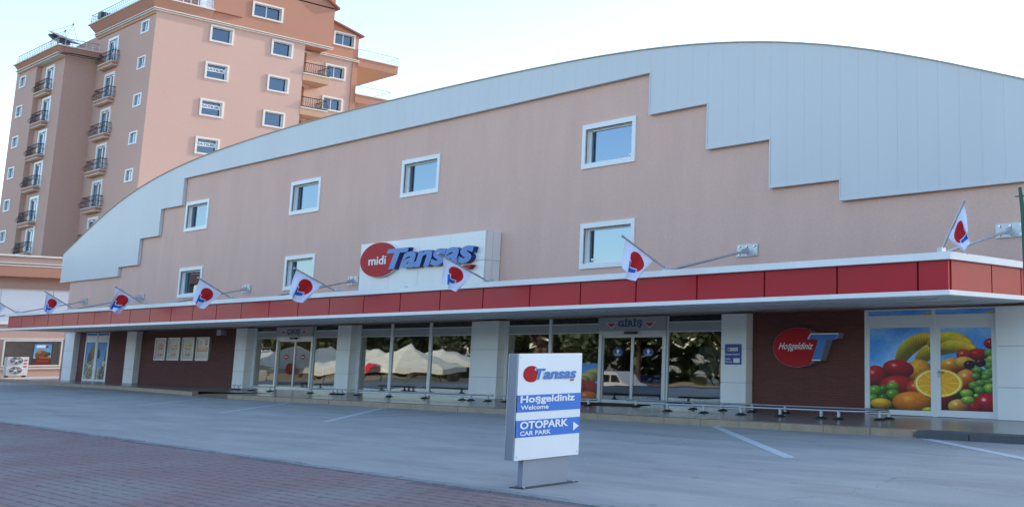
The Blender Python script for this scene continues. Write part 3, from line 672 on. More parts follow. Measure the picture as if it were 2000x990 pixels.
# bay 3: exit door between two panes
e0, e1 = U(541), U(612); shop_window(cols[2][1] - .02, e0, frame_l=.25); sliding_door(e0, e1, 'exit sliding door showing the lit shop interior', 'ÇIKIŞ', 'red'); shop_window(e1, cols[3][0] + .02)
# bay 4: three panes
m1, m2 = U(765), U(841); shop_window(cols[3][1] - .02, m1, frame_l=.2, frame_r=.11); shop_window(m1, m2, frame_r=.11); shop_window(m2, cols[4][0] + .02)
# bay 5: two panes, entrance, one pane
g0, g1, m3 = U(1172), U(1303), U(1075); shop_window(cols[4][1] - .02, m3, frame_l=.14, frame_r=.08); w_ = shop_window(m3, g0)
b = MB(); b.quad((m3 + .06, YG + .02, ZB), (g0 - .05, YG + .02, ZB), (g0 - .05, YG + .02, 1.22), (m3 + .06, YG + .02, 1.22), uv=[(0, 0), (1, 0), (1, 1), (0, 1)]); b.v = [(x, YG - .006, z) for x, y, z in b.v]; build('fruit_print', b, P_FRUIT2, w_)
sliding_door(g0, g1, 'entrance sliding door with a dark glossy pair of leaves', 'GİRİŞ', 'blue'); w_ = shop_window(g1, cols[5][0] + .02)
b = MB(); xa, xb = U(1352), U(1406); b.box(xa, xb, YG + .25, YG + .27, .92, 1.68); build('notice_board', b, M['curtain'], w_)
# bay 6: brick; bay 7: fruit print
brick_panel(cols[5][1] - .05, U(1691)); printed_bay(U(1690), PIER + .02, [U(1826)], P_FRUIT, .25, 2.08, .10, 'glass wall and door printed with bananas, apples and a cut orange')
dx = U(1836); b = MB(); b.tube([(dx, YG - .09, 1.10), (dx + .14, YG - .09, 1.10)], .018); b.tube([(dx, YG - .09, 1.10), (dx, YG - .03, 1.10)], .015); b.box(dx - .03, dx + .03, YG - .055, YG - .045, .98, 1.15); build('door_handle', b, M['steel'], shop)
# interior seen through the glass
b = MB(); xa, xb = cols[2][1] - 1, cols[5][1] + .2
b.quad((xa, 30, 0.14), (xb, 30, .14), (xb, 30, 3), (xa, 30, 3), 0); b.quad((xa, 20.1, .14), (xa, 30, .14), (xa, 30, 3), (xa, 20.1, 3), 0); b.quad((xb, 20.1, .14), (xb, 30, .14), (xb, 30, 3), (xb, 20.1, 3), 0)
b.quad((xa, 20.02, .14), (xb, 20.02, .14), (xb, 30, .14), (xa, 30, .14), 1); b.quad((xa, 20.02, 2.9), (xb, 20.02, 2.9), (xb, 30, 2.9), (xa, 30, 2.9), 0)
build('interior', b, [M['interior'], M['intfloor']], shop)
for k in range(7):
    x = -46 + k * 4.2; b = MB(); b.box(x, x + 3.2, 23 + (k % 2) * 2, 23.8 + (k % 2) * 2, .14, 1.9); build('shelf_unit', b, M['shelf'], shop)
    if k < 3: b = MB(); b.box(x, x + 2.8, 22.5, 22.56, 2.7, 2.78); build('ceiling_lamp', b, M['lamp_strip'], shop)
for px, z1 in ((560, .95), (585, .95)):
    x = U(px); b = MB(); b.box(x, x + 1.0, 21.2, 21.9, .14, z1); build('checkout_counter', b, M['counter'], shop)
for px, wd in ((598, .5), (1375, .9), (1215, .9)):
    x = U(px); b = MB(); b.box(x, x + wd, 20.5, 21.1, .14, 1.25 if px < 700 else .9); build('plastic_bin', b, M['bluebin'], shop)

# ================================================================= canopy
CL, CR, ZT0, ZT1 = -59.5, -9.42, 3.17, 3.32
can = thing('canopy', 'red panelled entrance canopy with white edge trims running along the shopfront', 'canopy', (-35, YC, ZS))
LE = [(CL, YC), (-64.6, YW)]                # mitred left end
b = MB()
b.prism([(CL - .35, YC - .2, 2.545), (CR + .12, YC - .2, 2.545), (CR + .12, YC + .1, 2.545), (CL - .2, YC + .1, 2.545)], (0, 0, .085))
b.box(CR - .2, CR + .121, YC + .101, YW - .02, 2.546, 2.629); build('lower_trim', b, M['trim'], can)
b = MB()
b.prism([(CL - .1, YC - .12, ZT0 + .004), (CR + .1, YC - .12, ZT0 + .004), (CR + .1, YC + .15, ZT0 + .004), (CL, YC + .15, ZT0 + .004)], (0, 0, .13))
b.box(CR - .15, CR + .101, YC + .151, YW - .02, ZT0 + .005, ZT0 + .133); build('upper_trim', b, M['trim'], can)
JO = [-59.5, -57.69, -56.03, -54.34, -52.59, -50.87, -49.12, -47.39, -45.56, -43.73, -41.9, -40.1, -38.27, -36.44, -34.55, -32.68, -30.80, -28.89, -27.0, -25.09, -23.19, -21.29, -19.4, -17.51, -15.63, -13.74, -11.91, -10.08, CR]
for a, c in zip(JO, JO[1:]): piece('fascia_panel', a + .022, c - .022, YC, YC + .05, 2.632, ZT0, M['red'], can, bev=.008)
for a, c in ((YC + .06, 17.25), (17.25, 18.45), (18.45, YW - .03)): piece('fascia_panel', CR - .05, CR, a + .02, c - .02, 2.632, ZT0, M['red'], can, bev=.008)
b = MB(); b.prism([(CL + .05, YC + .05, 2.64), (CR - .06, YC + .05, 2.64), (CR - .06, YW - .03, 2.64), (-64.5, YW - .03, 2.64)], (0, 0, .58)); build('canopy_core', b, mat('dark_red_joint', (.10, .008, .010), .6), can)
ys_ = np.arange(YC + .12, YG - .08, .235)
for y in ys_:
    xl = CL - .1 - (y - YC) * 1.2; piece('soffit_slat', xl, CR - .21, y + .006, y + .229, ZS + .055, ZS + .075, M['soffit'], can)
for y, r_ in ((16.75, .0), (18.0, .0)): piece('soffit_rail', CL + 1, CR - .9, y, y + .05, ZS + .03, ZS + .055, M['alu'], can)
b = MB(); b.prism([(CL - .2, YC + .05, ZS + .08), (CR - .06, YC + .05, ZS + .08), (CR - .06, YW - .03, ZS + .08), (-64.7, YW - .03, ZS + .08)], (0, 0, .05)); build('soffit_backing', b, M['dark'], can)
# canopy tie rods with bolted wall plates
for i, (x, lab) in enumerate(((-10.36, 'galvanised tie rod and bolted plate nearest the right canopy corner'), (-17.99, 'galvanised tie rod and plate right of the flag that covers a window'), (-37.42, 'galvanised tie rod and plate just left of the white wall sign'),
                              (-45.84, 'galvanised tie rod and plate between the two lower left windows'), (-56.6, 'galvanised tie rod and plate left of the lowest leftmost window'), (-63.79, 'galvanised tie rod and plate at the far left end of the pink wall'))):
    t = thing('canopy_tie_rod', lab, 'tie rod', (x, YW, 4.13), 'tie rods holding the canopy')
    b = MB(); hw, hh = .36, .155
    b.prism([(x - hw, YW - .04, 4.13 - hh), (x + hw, YW - .04, 4.13 - hh), (x + hw, YW - .04, 4.13 + hh), (x - hw, YW - .04, 4.13 + hh)], (0, .039, 0)); build('wall_plate', b, M['galv'], t)
    b = MB()
    for u in (-.26, 0, .26):
        for v in (-.10, .10): b.tube([(x + u, YW - .041, 4.13 + v), (x + u, YW - .065, 4.13 + v)], .028, 6)
    o = build('bolts', b, M['steel'], t); o['kind'] = 'stuff'
    b = MB(); b.tube([(x, YW - .12, 4.1), (x, 16.3, ZT1 - .06)], .032, 8); build('rod', b, M['galv'], t)
    b = MB(); b.prism([(x - .02, YW - .041, 4.03), (x - .02, YW - .041, 4.2), (x - .02, YW - .28, 4.12), (x - .02, YW - .28, 4.02)], (.04, 0, 0)); build('gusset', b, M['galv'], t)

# ================================================================= wall sign
SF = 19.32
sx0, sx1 = at_y(703, 520, SF).x, -28.57; sz0, sz1 = 3.55, 5.34
sg = thing('wall_sign', 'white boxed shop sign with red disc and raised blue letters above the canopy', 'sign', ((sx0 + sx1) / 2, SF, sz0))
b = MB(); b.box(sx0 + .03, sx1 - .03, SF + .04, YW - .01, sz0, sz1 - .02); build('sign_box', b, M['clad_back'], sg)
jx = [sx0] + [at_y(x, 480, SF).x for x in (763, 819, 879)] + [sx1]; zm = (4.40)
for a, c in zip(jx, jx[1:]):
    for za, zb in ((sz0, zm), (zm, sz1)): piece('sign_panel', a + .006, c - .006, SF, SF + .05, za + .006, zb - .006, M['column'], sg, bev=.006)
for ya, yb in ((SF + .052, 19.6), (19.6, YW - .012)):
    for za, zb in ((sz0, zm), (zm, sz1)): piece('sign_panel', sx1 - .05, sx1, ya + .006, yb - .006, za + .006, zb - .006, M['column'], sg, bev=.006)
dc = at_y(746, 507.5, SF); rx = (at_y(784, 507, SF).x - at_y(712, 507, SF).x) / 2; rz = (at_y(746, 474.5, SF).z - at_y(746, 541, SF).z) / 2
disc('sign_disc', [M['signwhite']], sg, (dc.x, SF, dc.z), (1, 0, 0), (0, 0, 1), rx * 1.035, rz * 1.03, .10)
disc('sign_disc', [M['disc']], sg, (dc.x, SF - .101, dc.z), (1, 0, 0), (0, 0, 1), rx, rz, .03)
p0, p1 = at_y(720, 517, SF - .13), at_y(754.5, 501, SF - .13)
text('lettering', 'midi', M['signwhite'], sg, (p0.x, SF - .131, at_y(737, 517, SF - .13).z), (1, 0, 0), (0, 0, 1), p1.x - p0.x, .30, depth=.012, bold=.012)
LY = SF - .17; a_, c_ = at_y(753, 527, LY), at_y(924, 512, LY)
zt = at_y(925, 479.5, LY).z; zb_ = at_y(924, 514.5, LY).z; zcap = at_y(758, 487, LY).z; zbase = at_y(760, 526, LY).z
tw = (c_.x - a_.x)
def tansas(parent, X0, Z0, width, capH, xdir, org, updir, depth, mats, mats2, bold, shear):
    """T followed by smaller letters and a red cedilla bar"""
    X = Vector(xdir); U_ = Vector(updir); O = Vector(org)
    text('lettering', 'T', mats, parent, O, X, U_, width * .27, capH, depth, bold, shear)
    text('lettering', 'ansas', mats, parent, O + X * (width * .185) + U_ * (-capH * .01), X, U_, width * .815, capH * .80, depth, bold, shear)
    b = MB(); N = X.cross(U_); p = [O + X * (width * u) + U_ * (capH * v) + N * depth for u, v in ((.865, -.27), (.955, -.27), (.985, -.10), (.895, -.10))]
    b.prism(p[::-1], -N * depth); build('cedilla', b, mats2, parent)
tansas(sg, 0, 0, tw, max(.5, zcap - zbase), (1, 0, 0), (a_.x, SF, zbase), (0, 0, 1), .17, [M['blue'], M['blue_side']], [M['disc']], .04, .26)
b = MB(); b.tube([(at_y(797, 561, SF).x, SF, at_y(797, 561, SF).z), (at_y(797, 561, SF).x, SF - .12, at_y(797, 561, SF).z)], .03, 8); build('spotlight', b, M['galv'], sg)

# ================================================================= flags on the canopy edge
P_FLAG = print_mat('flag_print', flag_picture(), .8)
FL = [((1838.4, 490.6), (1882, 395.7), (1883, 401), (1851, 463), (1885, 497), (1893, 452), 'white flag with red disc hanging limp from the pole at the right canopy corner'),
      ((1301, 525.5), (1217.5, 462.5), (1222, 465.5), (1274, 509), (1243, 548), (1215.6, 523.6), 'white flag with red disc in front of the large lower right window'),
      ((956.4, 551.3), (857.6, 496.2), (866, 501), (924, 533.7), (889.6, 571), (866, 550), 'white flag with red disc in front of the blue sign letters'),
      ((659, 570.5), (576.4, 524.5), (579, 527), (629, 554.5), (591.8, 592.4), (563.6, 574.5), 'white flag with red disc in front of the second lower window from the left'),
      ((454.5, 583.6), (388.2, 543), (390, 545), (432.7, 573.6), (398, 603), (376, 587), 'white flag with red disc in front of the leftmost lower window'),
      ((281.8, 594.2), (225.8, 560), (227, 561), (265, 583.6), (232.4, 612.4), (213.6, 597.3), 'white flag with red disc on bare wall left of the lower windows'),
      ((144.4, 603.6), (88.3, 569.3), (89.5, 571), (123.2, 589.5), (98, 612.7), (85.9, 605.7), 'white flag with red disc in front of the pale wall of the neighbouring shop'),
      ((32.3, 610.7), (-22, 578), (-20, 580), (12, 599), (-12, 622), (-24, 615), 'white flag cut by the left picture edge at the end of the canopy')]
for i, (pb_, pt, f0, f1, f2, f3, lab) in enumerate(FL):
    base = at_y(*pb_, YC - .02); base.z = max(base.z, ZT0 + .02)
    to = (lambda p: at_y(p[0], p[1], YC - .02)) if i == 0 else (lambda p: at_x(p[0], p[1], base.x))
    t = thing('flag', lab, 'flag', base, 'flags along the canopy')
    tip = to(pt); b = MB(); b.tube([base, tip], .022, 8); b.tube([tip, tip + (tip - base).normalized() * .04], .03, 8); build('pole', b, M['steel'], t)
    b = MB(); b.box(base.x - .05, base.x + .05, base.y - .06, base.y + .08, ZT1 - .02, ZT1 + .07); build('socket', b, M['galv'], t)
    c0, c1, c2, c3 = to(f0), to(f1), to(f2), to(f3); N = 18; b = MB(); rs = random.Random(i); ph = rs.uniform(0, 6); rs_f = rs.uniform(6, 11); sg_ = rs.uniform(.02, .12)
    nv = (c1 - c0).cross(c3 - c0).normalized(); amp = rs.uniform(.05, .12)
    for j in range(N + 1):
        for k in range(N + 1):
            u, v = j / N, k / N            # u: hang, v: along the pole from tip
            p = (c0 * (1 - v) + c1 * v) * (1 - u) + (c3 * (1 - v) + c2 * v) * u
            p = p + nv * (amp * math.sin(ph + v * rs_f + u * 2.5) * u ** .8 + .02 * math.sin(ph + v * 19) * u) + Vector((0, 0, -sg_ * math.sin(math.pi * v) * u))
            b.v.append(tuple(p))
    for j in range(N):
        for k in range(N):
            n = j * (N + 1) + k; b.uv[len(b.f)] = [(j / N, 1 - k / N), (j / N, 1 - (k + 1) / N), ((j + 1) / N, 1 - (k + 1) / N), ((j + 1) / N, 1 - k / N)]
            b.f.append((n, n + 1, n + N + 2, n + N + 1)); b.m.append(0)
    build('cloth', b, P_FLAG, t, smooth=True)

# ================================================================= things on the shopfront
YB = YG - .062                               # face of the brick
ns = [(304.5, 329.5), (330, 356.5), (357.5, 384.5), (385.5, 414)]
for i, ((pa, pb), lab) in enumerate(zip(ns, ('leftmost framed notice on the dark brick wall with a reddish picture', 'second framed notice from the left on the dark brick wall', 'third framed notice from the left with a yellow picture', 'rightmost framed notice, with a red band and small figure'))):
    za, zb = at_y(300, 703, YB).z, at_y(300, 660, YB).z; xa, xb = at_y(pa + 1.5, 680, YB).x, at_y(pb - 2, 680, YB).x
    t = thing('framed_notice', lab, 'notice', ((xa + xb) / 2, YB, za), 'framed notices on the brick wall')
    b = MB(); k = .05; y0 = YB - .09; b.box(xa, xb, y0, YB, za, za + k); b.box(xa, xb, y0, YB, zb - k, zb); b.box(xa, xa + k * 1.6, y0 + .001, YB, za + k, zb - k); b.box(xb - k * 1.6, xb, y0 + .001, YB, za + k, zb - k); b.box(xa + k, xb - k, YB - .03, YB - .001, za + k, zb - k)
    build('frame', b, M['alu'], t)
    g = MB(); g.quad((xa + .06, YB - .07, za + .04), (xb - .06, YB - .07, za + .04), (xb - .06, YB - .07, zb - .04), (xa + .06, YB - .07, zb - .04), uv=[(0, 0), (1, 0), (1, 1), (0, 1)]); build('poster', g, print_mat('notice_print', notice_picture(i), .25), t)
lx, lz = at_y(439, 650, YB).x, at_y(439, 650, YB).z
t = thing('wall_lamp', 'small grey box lamp high on the dark brick wall beside the column', 'lamp', (lx, YB, lz))
b = MB(); b.box(lx - .22, lx + .16, YB - .22, YB, lz - .10, lz + .12); build('housing', b, M['galv'], t); b = MB(); b.box(lx - .18, lx + .02, YB - .228, YB - .22, lz - .07, lz + .08); build('lens', b, M['panelgrey'], t)
# round welcome sign on the right brick wall
c = at_y(1564, 678, YB); rx = (at_y(1611, 678, YB).x - at_y(1517, 678, YB).x) / 2; rz = (at_y(1564, 640, YB).z - at_y(1564, 715.5, YB).z) / 2
t = thing('welcome_sign', 'round red welcome sign with blue T on the dark brick wall', 'sign', (c.x, YB, c.z - rz))
disc('sign_body', [M['pylongrey']], t, (c.x, YB, c.z), (1, 0, 0), (0, 0, 1), rx * 1.025, rz * 1.02, .14); disc('sign_disc', [M['disc']], t, (c.x, YB - .141, c.z), (1, 0, 0), (0, 0, 1), rx, rz, .012)
a, q = at_y(1578, 701.5, YB - .23), at_y(1636, 652.5, YB - .23); 
t_emblem('letter_backing', [M['signwhite'], M['pylongrey']], t, (a.x - .03, YB - .001, a.z - .03), (1, 0, 0), (0, 0, 1), q.x - a.x + .06, q.z - a.z + .06, .22)
t_emblem('letter', [M['blue'], M['blue_side']], t, (a.x, YB - .222, a.z), (1, 0, 0), (0, 0, 1), q.x - a.x, q.z - a.z, .014)
a, q = at_y(1521, 685, YB - .15), at_y(1589, 672, YB - .15); text('lettering', 'Hoşgeldiniz', M['signwhite'], t, (a.x, YB - .154, a.z - .01), (1, 0, 0), (0, 0, 1), q.x - a.x, .21, depth=.006, bold=.01, shear=.45, slant=.0)
# opening hours plaque on the column
YP = 19.5; a, q = at_y(1417, 711, YP), at_y(1448.5, 671.5, YP)
t = thing('opening_hours_plaque', 'small blue opening hours plaque on the white column beside the entrance', 'plaque', ((a.x + q.x) / 2, YP, a.z))
b = MB(); b.box(a.x, q.x, YP - .03, YP - .001, a.z, q.z); build('plate', b, M['plaque'], t); W_, H_ = q.x - a.x, q.z - a.z
def pl(name, u0, u1, v0, v1, mt, dy=.034):
    b = MB(); b.quad((a.x + W_ * u0, YP - dy, a.z + H_ * v0), (a.x + W_ * u1, YP - dy, a.z + H_ * v0), (a.x + W_ * u1, YP - dy, a.z + H_ * v1), (a.x + W_ * u0, YP - dy, a.z + H_ * v1)); build(name, b, M[mt], t)
pl('logo_field', .18, .82, .66, .82, 'signwhite'); disc('logo_disc', [M['disc']], t, (a.x + W_ * .28, YP - .036, a.z + H_ * .74), (1, 0, 0), (0, 0, 1), W_ * .08, H_ * .055, .002, 16)
text('lettering', 'Tansaş', M['navy'], t, (a.x + W_ * .36, YP - .036, a.z + H_ * .69), (1, 0, 0), (0, 0, 1), W_ * .42, H_ * .10, depth=.002)
text('lettering', 'Çalışma Saatleri', M['signwhite'], t, (a.x + W_ * .04, YP - .034, a.z + H_ * .44), (1, 0, 0), (0, 0, 1), W_ * .92, H_ * .10, depth=.002)
text('lettering', 'Hafta', M['signwhite'], t, (a.x + W_ * .05, YP - .034, a.z + H_ * .22), (1, 0, 0), (0, 0, 1), W_ * .34, H_ * .09, depth=.002)
text('lettering', 'Boyunca', M['signwhite'], t, (a.x + W_ * .05, YP - .034, a.z + H_ * .07), (1, 0, 0), (0, 0, 1), W_ * .44, H_ * .10, depth=.002)
pl('hours_field', .55, .95, .08, .30, 'signwhite')
# door mat
b = MB(); b.box(-24.2, -21.2, 18.75, 19.65, PL + .001, PL + .02); o = build('door_mat', b, M['mat_black'], None, 'black mat in front of the entrance sliding door'); o['category'] = 'mat'

# low trolley rails
def rail(lab, runs, feet):
    t = thing('trolley_rail', lab, 'rail', (feet[0][0], feet[0][1], PL), 'low trolley rails along the shopfront')
    for r_ in runs:
        b = MB(); b.tube([(x, y, PL + .175) for x, y in r_], .024, 8); build('rail_tube', b, M['steel'], t)
    for x, y in feet:
        b = MB(); b.lathe((x, y, PL + .001), [(.13, 0), (.13, .012), (.045, .05), (.0, .05)], 12); f = build('foot', b, M['black'], t)
        b = MB(); b.tube([(x, y, PL + .04), (x, y, PL + .17)], .034, 8); build('post', b, M['galv'], f)
Y1 = 18.5
X_ = lambda px, y=Y1: at_y(px, 770, y).x
rail('short low steel rail at the column left of the exit door', [[(X_(452), Y1), (X_(469), Y1)]], [(X_(455), Y1), (X_(464), Y1)])
rail('low steel rail under the window left of the exit door', [[(X_(478), Y1), (X_(535), Y1)]], [(X_(489), Y1), (X_(526), Y1)])
rail('low steel rail right of the exit door up to the column', [[(X_(598), Y1), (X_(675), Y1)]], [(X_(606), Y1), (X_(649), Y1), (X_(658), Y1), (X_(667), Y1)])
rail('long low steel rail under the three middle windows', [[(X_(684), Y1), (X_(963), Y1)]], [(X_(697), Y1), (X_(760), Y1), (X_(829), Y1), (X_(903), Y1), (X_(920), Y1), (X_(953), Y1)])
rail('low steel rail behind the pylon sign', [[(X_(972), Y1), (X_(1167), Y1)]], [(X_(986), Y1), (X_(1060), Y1), (X_(1150), Y1)])
ya, yb = 17.95, 18.85
arc = [(X_(1640, ya) + .1 + .8 * math.sin(k * math.pi / 8), (ya + yb) / 2 - .45 * math.cos(k * math.pi / 8)) for k in range(9)]
rail('double low steel rail looping in front of the round welcome sign', [[(X_(1276, ya), ya)] + arc + [(X_(1224, yb), yb)]], [(X_(p, ya), ya) for p in (1304.5, 1375, 1447.5, 1524, 1604, 1638)] + [arc[3], arc[5]] + [(X_(p, yb), yb) for p in (1243, 1354, 1412, 1469.5, 1533.6)])

# ================================================================= pylon sign in the car park
XF = -10.72
tl, tr2, bl, br = at_x(1011.8, 690.6, XF), at_x(1135.5, 690.6, XF), at_x(1006.7, 897.9, XF), at_x(1131.8, 887.6, XF)
y0, y1 = (tl.y + bl.y) / 2, (tr2.y + br.y) / 2; z1 = (tl.z + tr2.z) / 2; z0 = (bl.z + br.z) / 2
xb_ = -11.06; xback = at_y(990, 790, y0).x
py = thing('pylon_sign', 'freestanding white car park sign with blue bands on a grey plinth', 'sign', (XF - .15, (y0 + y1) / 2, 0))
b = MB(); b.box(xback, XF - .012, y0, y1, z0, z1); o = build('sign_case', b, M['pylongrey'], py)
def face(name, v0, v1, mt, d):
    b = MB(); z = lambda v: z0 + (z1 - z0) * v; b.box(XF - .012, XF + d, y0 + .002, y1 - .002, z(v0), z(v1)); return build(name, b, M[mt], py)
face('sign_face', .0, 1.0, 'signwhite', 0.0)
vz = lambda p: (p - z0) / (z1 - z0); Zx = lambda x, y: at_x(x, y, XF).z
h1a, h1b = vz(Zx(1008.5, 805.5)), vz(Zx(1010, 772)); h2a, h2b = vz(Zx(1007.5, 855)), vz(Zx(1008.6, 821.5))
face('blue_band', h1a, h1b, 'pylonblue', .004); face('blue_band', h2a, h2b, 'pylonblue', .004)
YD, UP = (0, 1, 0), (0, 0, 1)
def ptext(s, xa, ya, xb, ht, mt, bold, shear=0, label=None):
    a, c = at_x(xa, ya, XF), at_x(xb, ya, XF); text('lettering', s, M[mt], py, (XF + .008, a.y, a.z), YD, UP, c.y - a.y, ht, depth=.004, bold=bold + .006, shear=shear)
pxh = lambda xa, ya, yb: Zx(xa, yb) - Zx(xa, ya)
ptext('Hoşgeldiniz', 1015, 790.8, 1121, pxh(1015, 790.8, 772.8), 'signwhite', .028)
ptext('Welcome', 1015.5, 800.5, 1070, pxh(1015, 800.5, 791.5), 'signwhite', .02)
ptext('OTOPARK', 1014, 838.5, 1108, pxh(1014, 838.5, 823.0), 'signwhite', .032)
ptext('CAR PARK', 1014, 851, 1074.5, pxh(1014, 851, 842), 'signwhite', .024)
b = MB(); a, c = at_x(1118.3, 830, XF), at_x(1129.5, 830, XF); zc = Zx(1118, 831.5); hh = pxh(1118, 840.5, 823) / 2; b.poly([(XF + .01, a.y, zc - hh), (XF + .01, c.y, zc), (XF + .01, a.y, zc + hh)]); build('arrow_mark', b, M['signwhite'], py)
a, c = at_x(1022, 729, XF), at_x(1053.5, 729, XF); rz = pxh(1038, 746, 714) / 2
disc('logo_disc', [M['disc']], py, (XF, (a.y + c.y) / 2, Zx(1038, 730)), YD, UP, (c.y - a.y) / 2, rz, .005)
a, c = at_x(1043.5, 738, XF), at_x(1124.5, 738, XF); w0 = c.y - a.y; zb0 = Zx(1045, 741)
for dd, mt, gr in ((.006, 'signwhite', .010), (.010, 'blue', 0)):
    text('lettering', 'T', M[mt], py, (XF + dd, a.y - gr * .6, zb0 - gr * .6), YD, UP, w0 * .25 + gr * 1.2, pxh(1045, 741, 719.5) + gr * 1.2, depth=.002, bold=.04, shear=.22)
    if not gr: text('lettering', 'ansas', M[mt], py, (XF + dd, a.y + w0 * .20, zb0), YD, UP, w0 * .80, pxh(1045, 741, 725.5), depth=.002, bold=.03, shear=.22)
a, c = at_x(1112.5, 742, XF), at_x(1120.5, 742, XF); b = MB(); zz = Zx(1112, 743.0); b.prism([(XF + .012, a.y, zz), (XF + .012, c.y - .01, zz), (XF + .012, c.y, zz + .018), (XF + .012, a.y + .01, zz + .018)], (-.006, 0, 0)); build('cedilla', b, M['disc'], py)
sb = MB()
for yy in (y0 + .03, y1 - .03):
    for zz in (z0 + .04, z1 - .04): sb.tube([(XF, yy, zz), (XF + .006, yy, zz)], .009, 8)
o = build('screws', sb, M['steel'], py); o['kind'] = 'stuff'
sb = MB(); sb.box(xback - .004, xback + .012, y0 - .004, y1 + .004, z0 - .003, z1 + .004); sb.box(XF - .03, XF - .013, y0 - .004, y0 + .001, z0, z1); sb.box(xback, XF - .013, y0 - .002, y1 + .002, z1, z1 + .005); build('case_edge', sb, M['alu'], py)
ba, bc = at_x(1022.5, 930, XF - .03).y, at_x(1110.5, 930, XF - .03).y
b = MB(); b.box(xback + .05, XF - .05, ba, bc, .012, z0); build('plinth', b, M['pylongrey'], py)
b = MB(); b.prism([(xback - .02, ba - .06, .0), (XF + .05, ba - .05, .0), (XF + .03, bc + .10, .0), (xback - .01, bc + .06, .0)], (0, 0, .012)); build('base_shade_plate', b, M['dark'], py)  # dark sheet put in for the sign's contact shadow and foot dirt
b = MB()
for xx in (xback + .015, XF + .012):
    for yy in (ba - .02, bc + .04): b.tube([(xx, yy, .012), (xx, yy, .03)], .012, 6)
o = build('anchor_bolts', b, M['galv'], py); o['kind'] = 'stuff'

# green pole at the right edge
gp = at_y(1996, 430, 16.5)
t = thing('green_pole', 'dark green pole with a cross bolt at the right picture edge', 'pole', (gp.x, gp.y, 0))
b = MB(); b.tube([(gp.x + .12, gp.y, 0), (gp.x + .03, gp.y, gp.z + .1), (gp.x - .02, gp.y, at_y(1993, 366, 16.5).z)], [.06, .05, .035], 10); build('shaft', b, M['green'], t)
b = MB(); z = at_y(1995, 383, 16.5).z; b.tube([(gp.x - .12, gp.y, z), (gp.x + .1, gp.y, z)], .012, 6); build('bolt', b, M['dark'], t)
# ================================================================= neighbouring shop podium (left), faces +X
XP = -76.0
zr, zl = 7.12, 0.12
pod = thing('corner_shop', 'low pink shop building with orange eaves and pale sign boards at the left edge', 'shop', (XP - 5, 22, 0))
def xbox(name, x0, x1, y0, y1, z0, z1, mt, parent, label=None):
    b = MB(); b.box(x0, x1, y0, y1, z0, z1); return build(name, b, M[mt], parent, label)
PY0, PY1 = 10.5, 29.0
b = MB(); wall_grid(b, PY0, PY1, 0, 5.9, [(19.9 - 4.2, 19.72, .70, 2.26), (19.72 + .24, 22.85, .70, 2.26), (23.1, 26.5, .70, 2.26)], lambda u, v, d: (XP - d, u, v), .18)
b.quad((XP, PY0, 0), (XP - 12, PY0, 0), (XP - 12, PY0, 5.9), (XP, PY0, 5.9)); b.quad((XP, PY1, 0), (XP - 12, PY1, 0), (XP - 12, PY1, 5.9), (XP, PY1, 5.9))
build('wall', b, [M['apt'], M['cream']], pod)
b = MB(); b.box(XP - 3.4, XP - .001, PY0, PY1, 5.2, 5.86); build('eaves_band', b, M['orange'], pod)
xbox('eaves', XP - 12, XP + .9, PY0 - .4, PY1, 5.9, 6.5, 'terra', pod); xbox('parapet', XP - 12, XP + .8, PY0 - .4, PY1, 6.5, 7.08, 'apt', pod)
xbox('moulding', XP - 12, XP + .96, PY0 - .46, PY1, 7.06, 7.16, 'cream', pod); xbox('moulding', XP - 12, XP + .92, PY0 - .42, PY1, 6.50, 6.57, 'cream', pod); xbox('moulding', XP - 12, XP + .95, PY0 - .44, PY1, 6.64, 6.69, 'cream', pod)
for a, c in ((14.0, 16.9), (16.9, 19.55), (19.55, 22.05), (22.05, 24.4), (24.4, 26.6)): piece('sign_board', XP, XP + .08, a + .012, c - .012, 3.22, 5.12, M['signwhite'], pod)
b = MB(); b.box(XP, XP + .12, 14, 26.6, 5.12, 5.2); b.box(XP, XP + .12, 14, 26.6, 3.14, 3.22); build('sign_board_trim', b, M['cream'], pod)
for a, c in ((15.7, 19.72), (19.96, 22.85), (23.1, 26.5)):
    f = MB(); k = .09; f.box(XP - .1, XP + .03, a, c, .70, .70 + k); f.box(XP - .1, XP + .03, a, c, 2.26 - k, 2.26); f.box(XP - .1, XP + .029, a, a + k, .79, 2.17); f.box(XP - .1, XP + .029, c - k, c, .79, 2.17); w_ = build('window', f, M['cream'], pod)
    g = MB(); g.quad((XP - .06, a + k, .79), (XP - .06, c - k, .79), (XP - .06, c - k, 2.17), (XP - .06, a + k, 2.17)); build('pane', g, M['paleglass'], w_)
    g = MB(); g.box(XP - .5, XP - .45, a - .1, c + .1, .6, 2.4); build('blind', g, mat('tan_blind', (.60, .47, .25), .9, var=.25, vscale=1.0), w_)
f = MB(); f.box(XP + .03, XP + .05, 14, PY1, .55, .64); f.box(XP + .002, XP + .04, 14, PY1, 2.28, 2.36); build('moulding', f, M['cream'], pod)
a, c = at_x(63, 700, XP).y, at_x(101, 700, XP).y
t = thing('shop_poster', 'resort poster with pink rooftops in the corner shop window', 'poster', (XP, (a + c) / 2, .82)); b = MB(); b.box(XP - .05, XP - .035, a, c, .80, 2.06); build('poster_board', b, M['dark'], t)
g = MB(); g.quad((XP - .033, a + .05, .82), (XP - .033, c - .05, .82), (XP - .033, c - .05, 2.04), (XP - .033, a + .05, 2.04), uv=[(0, 0), (1, 0), (1, 1), (0, 1)]); build('poster_sheet', g, print_mat('resort_print', resort_picture()), t)
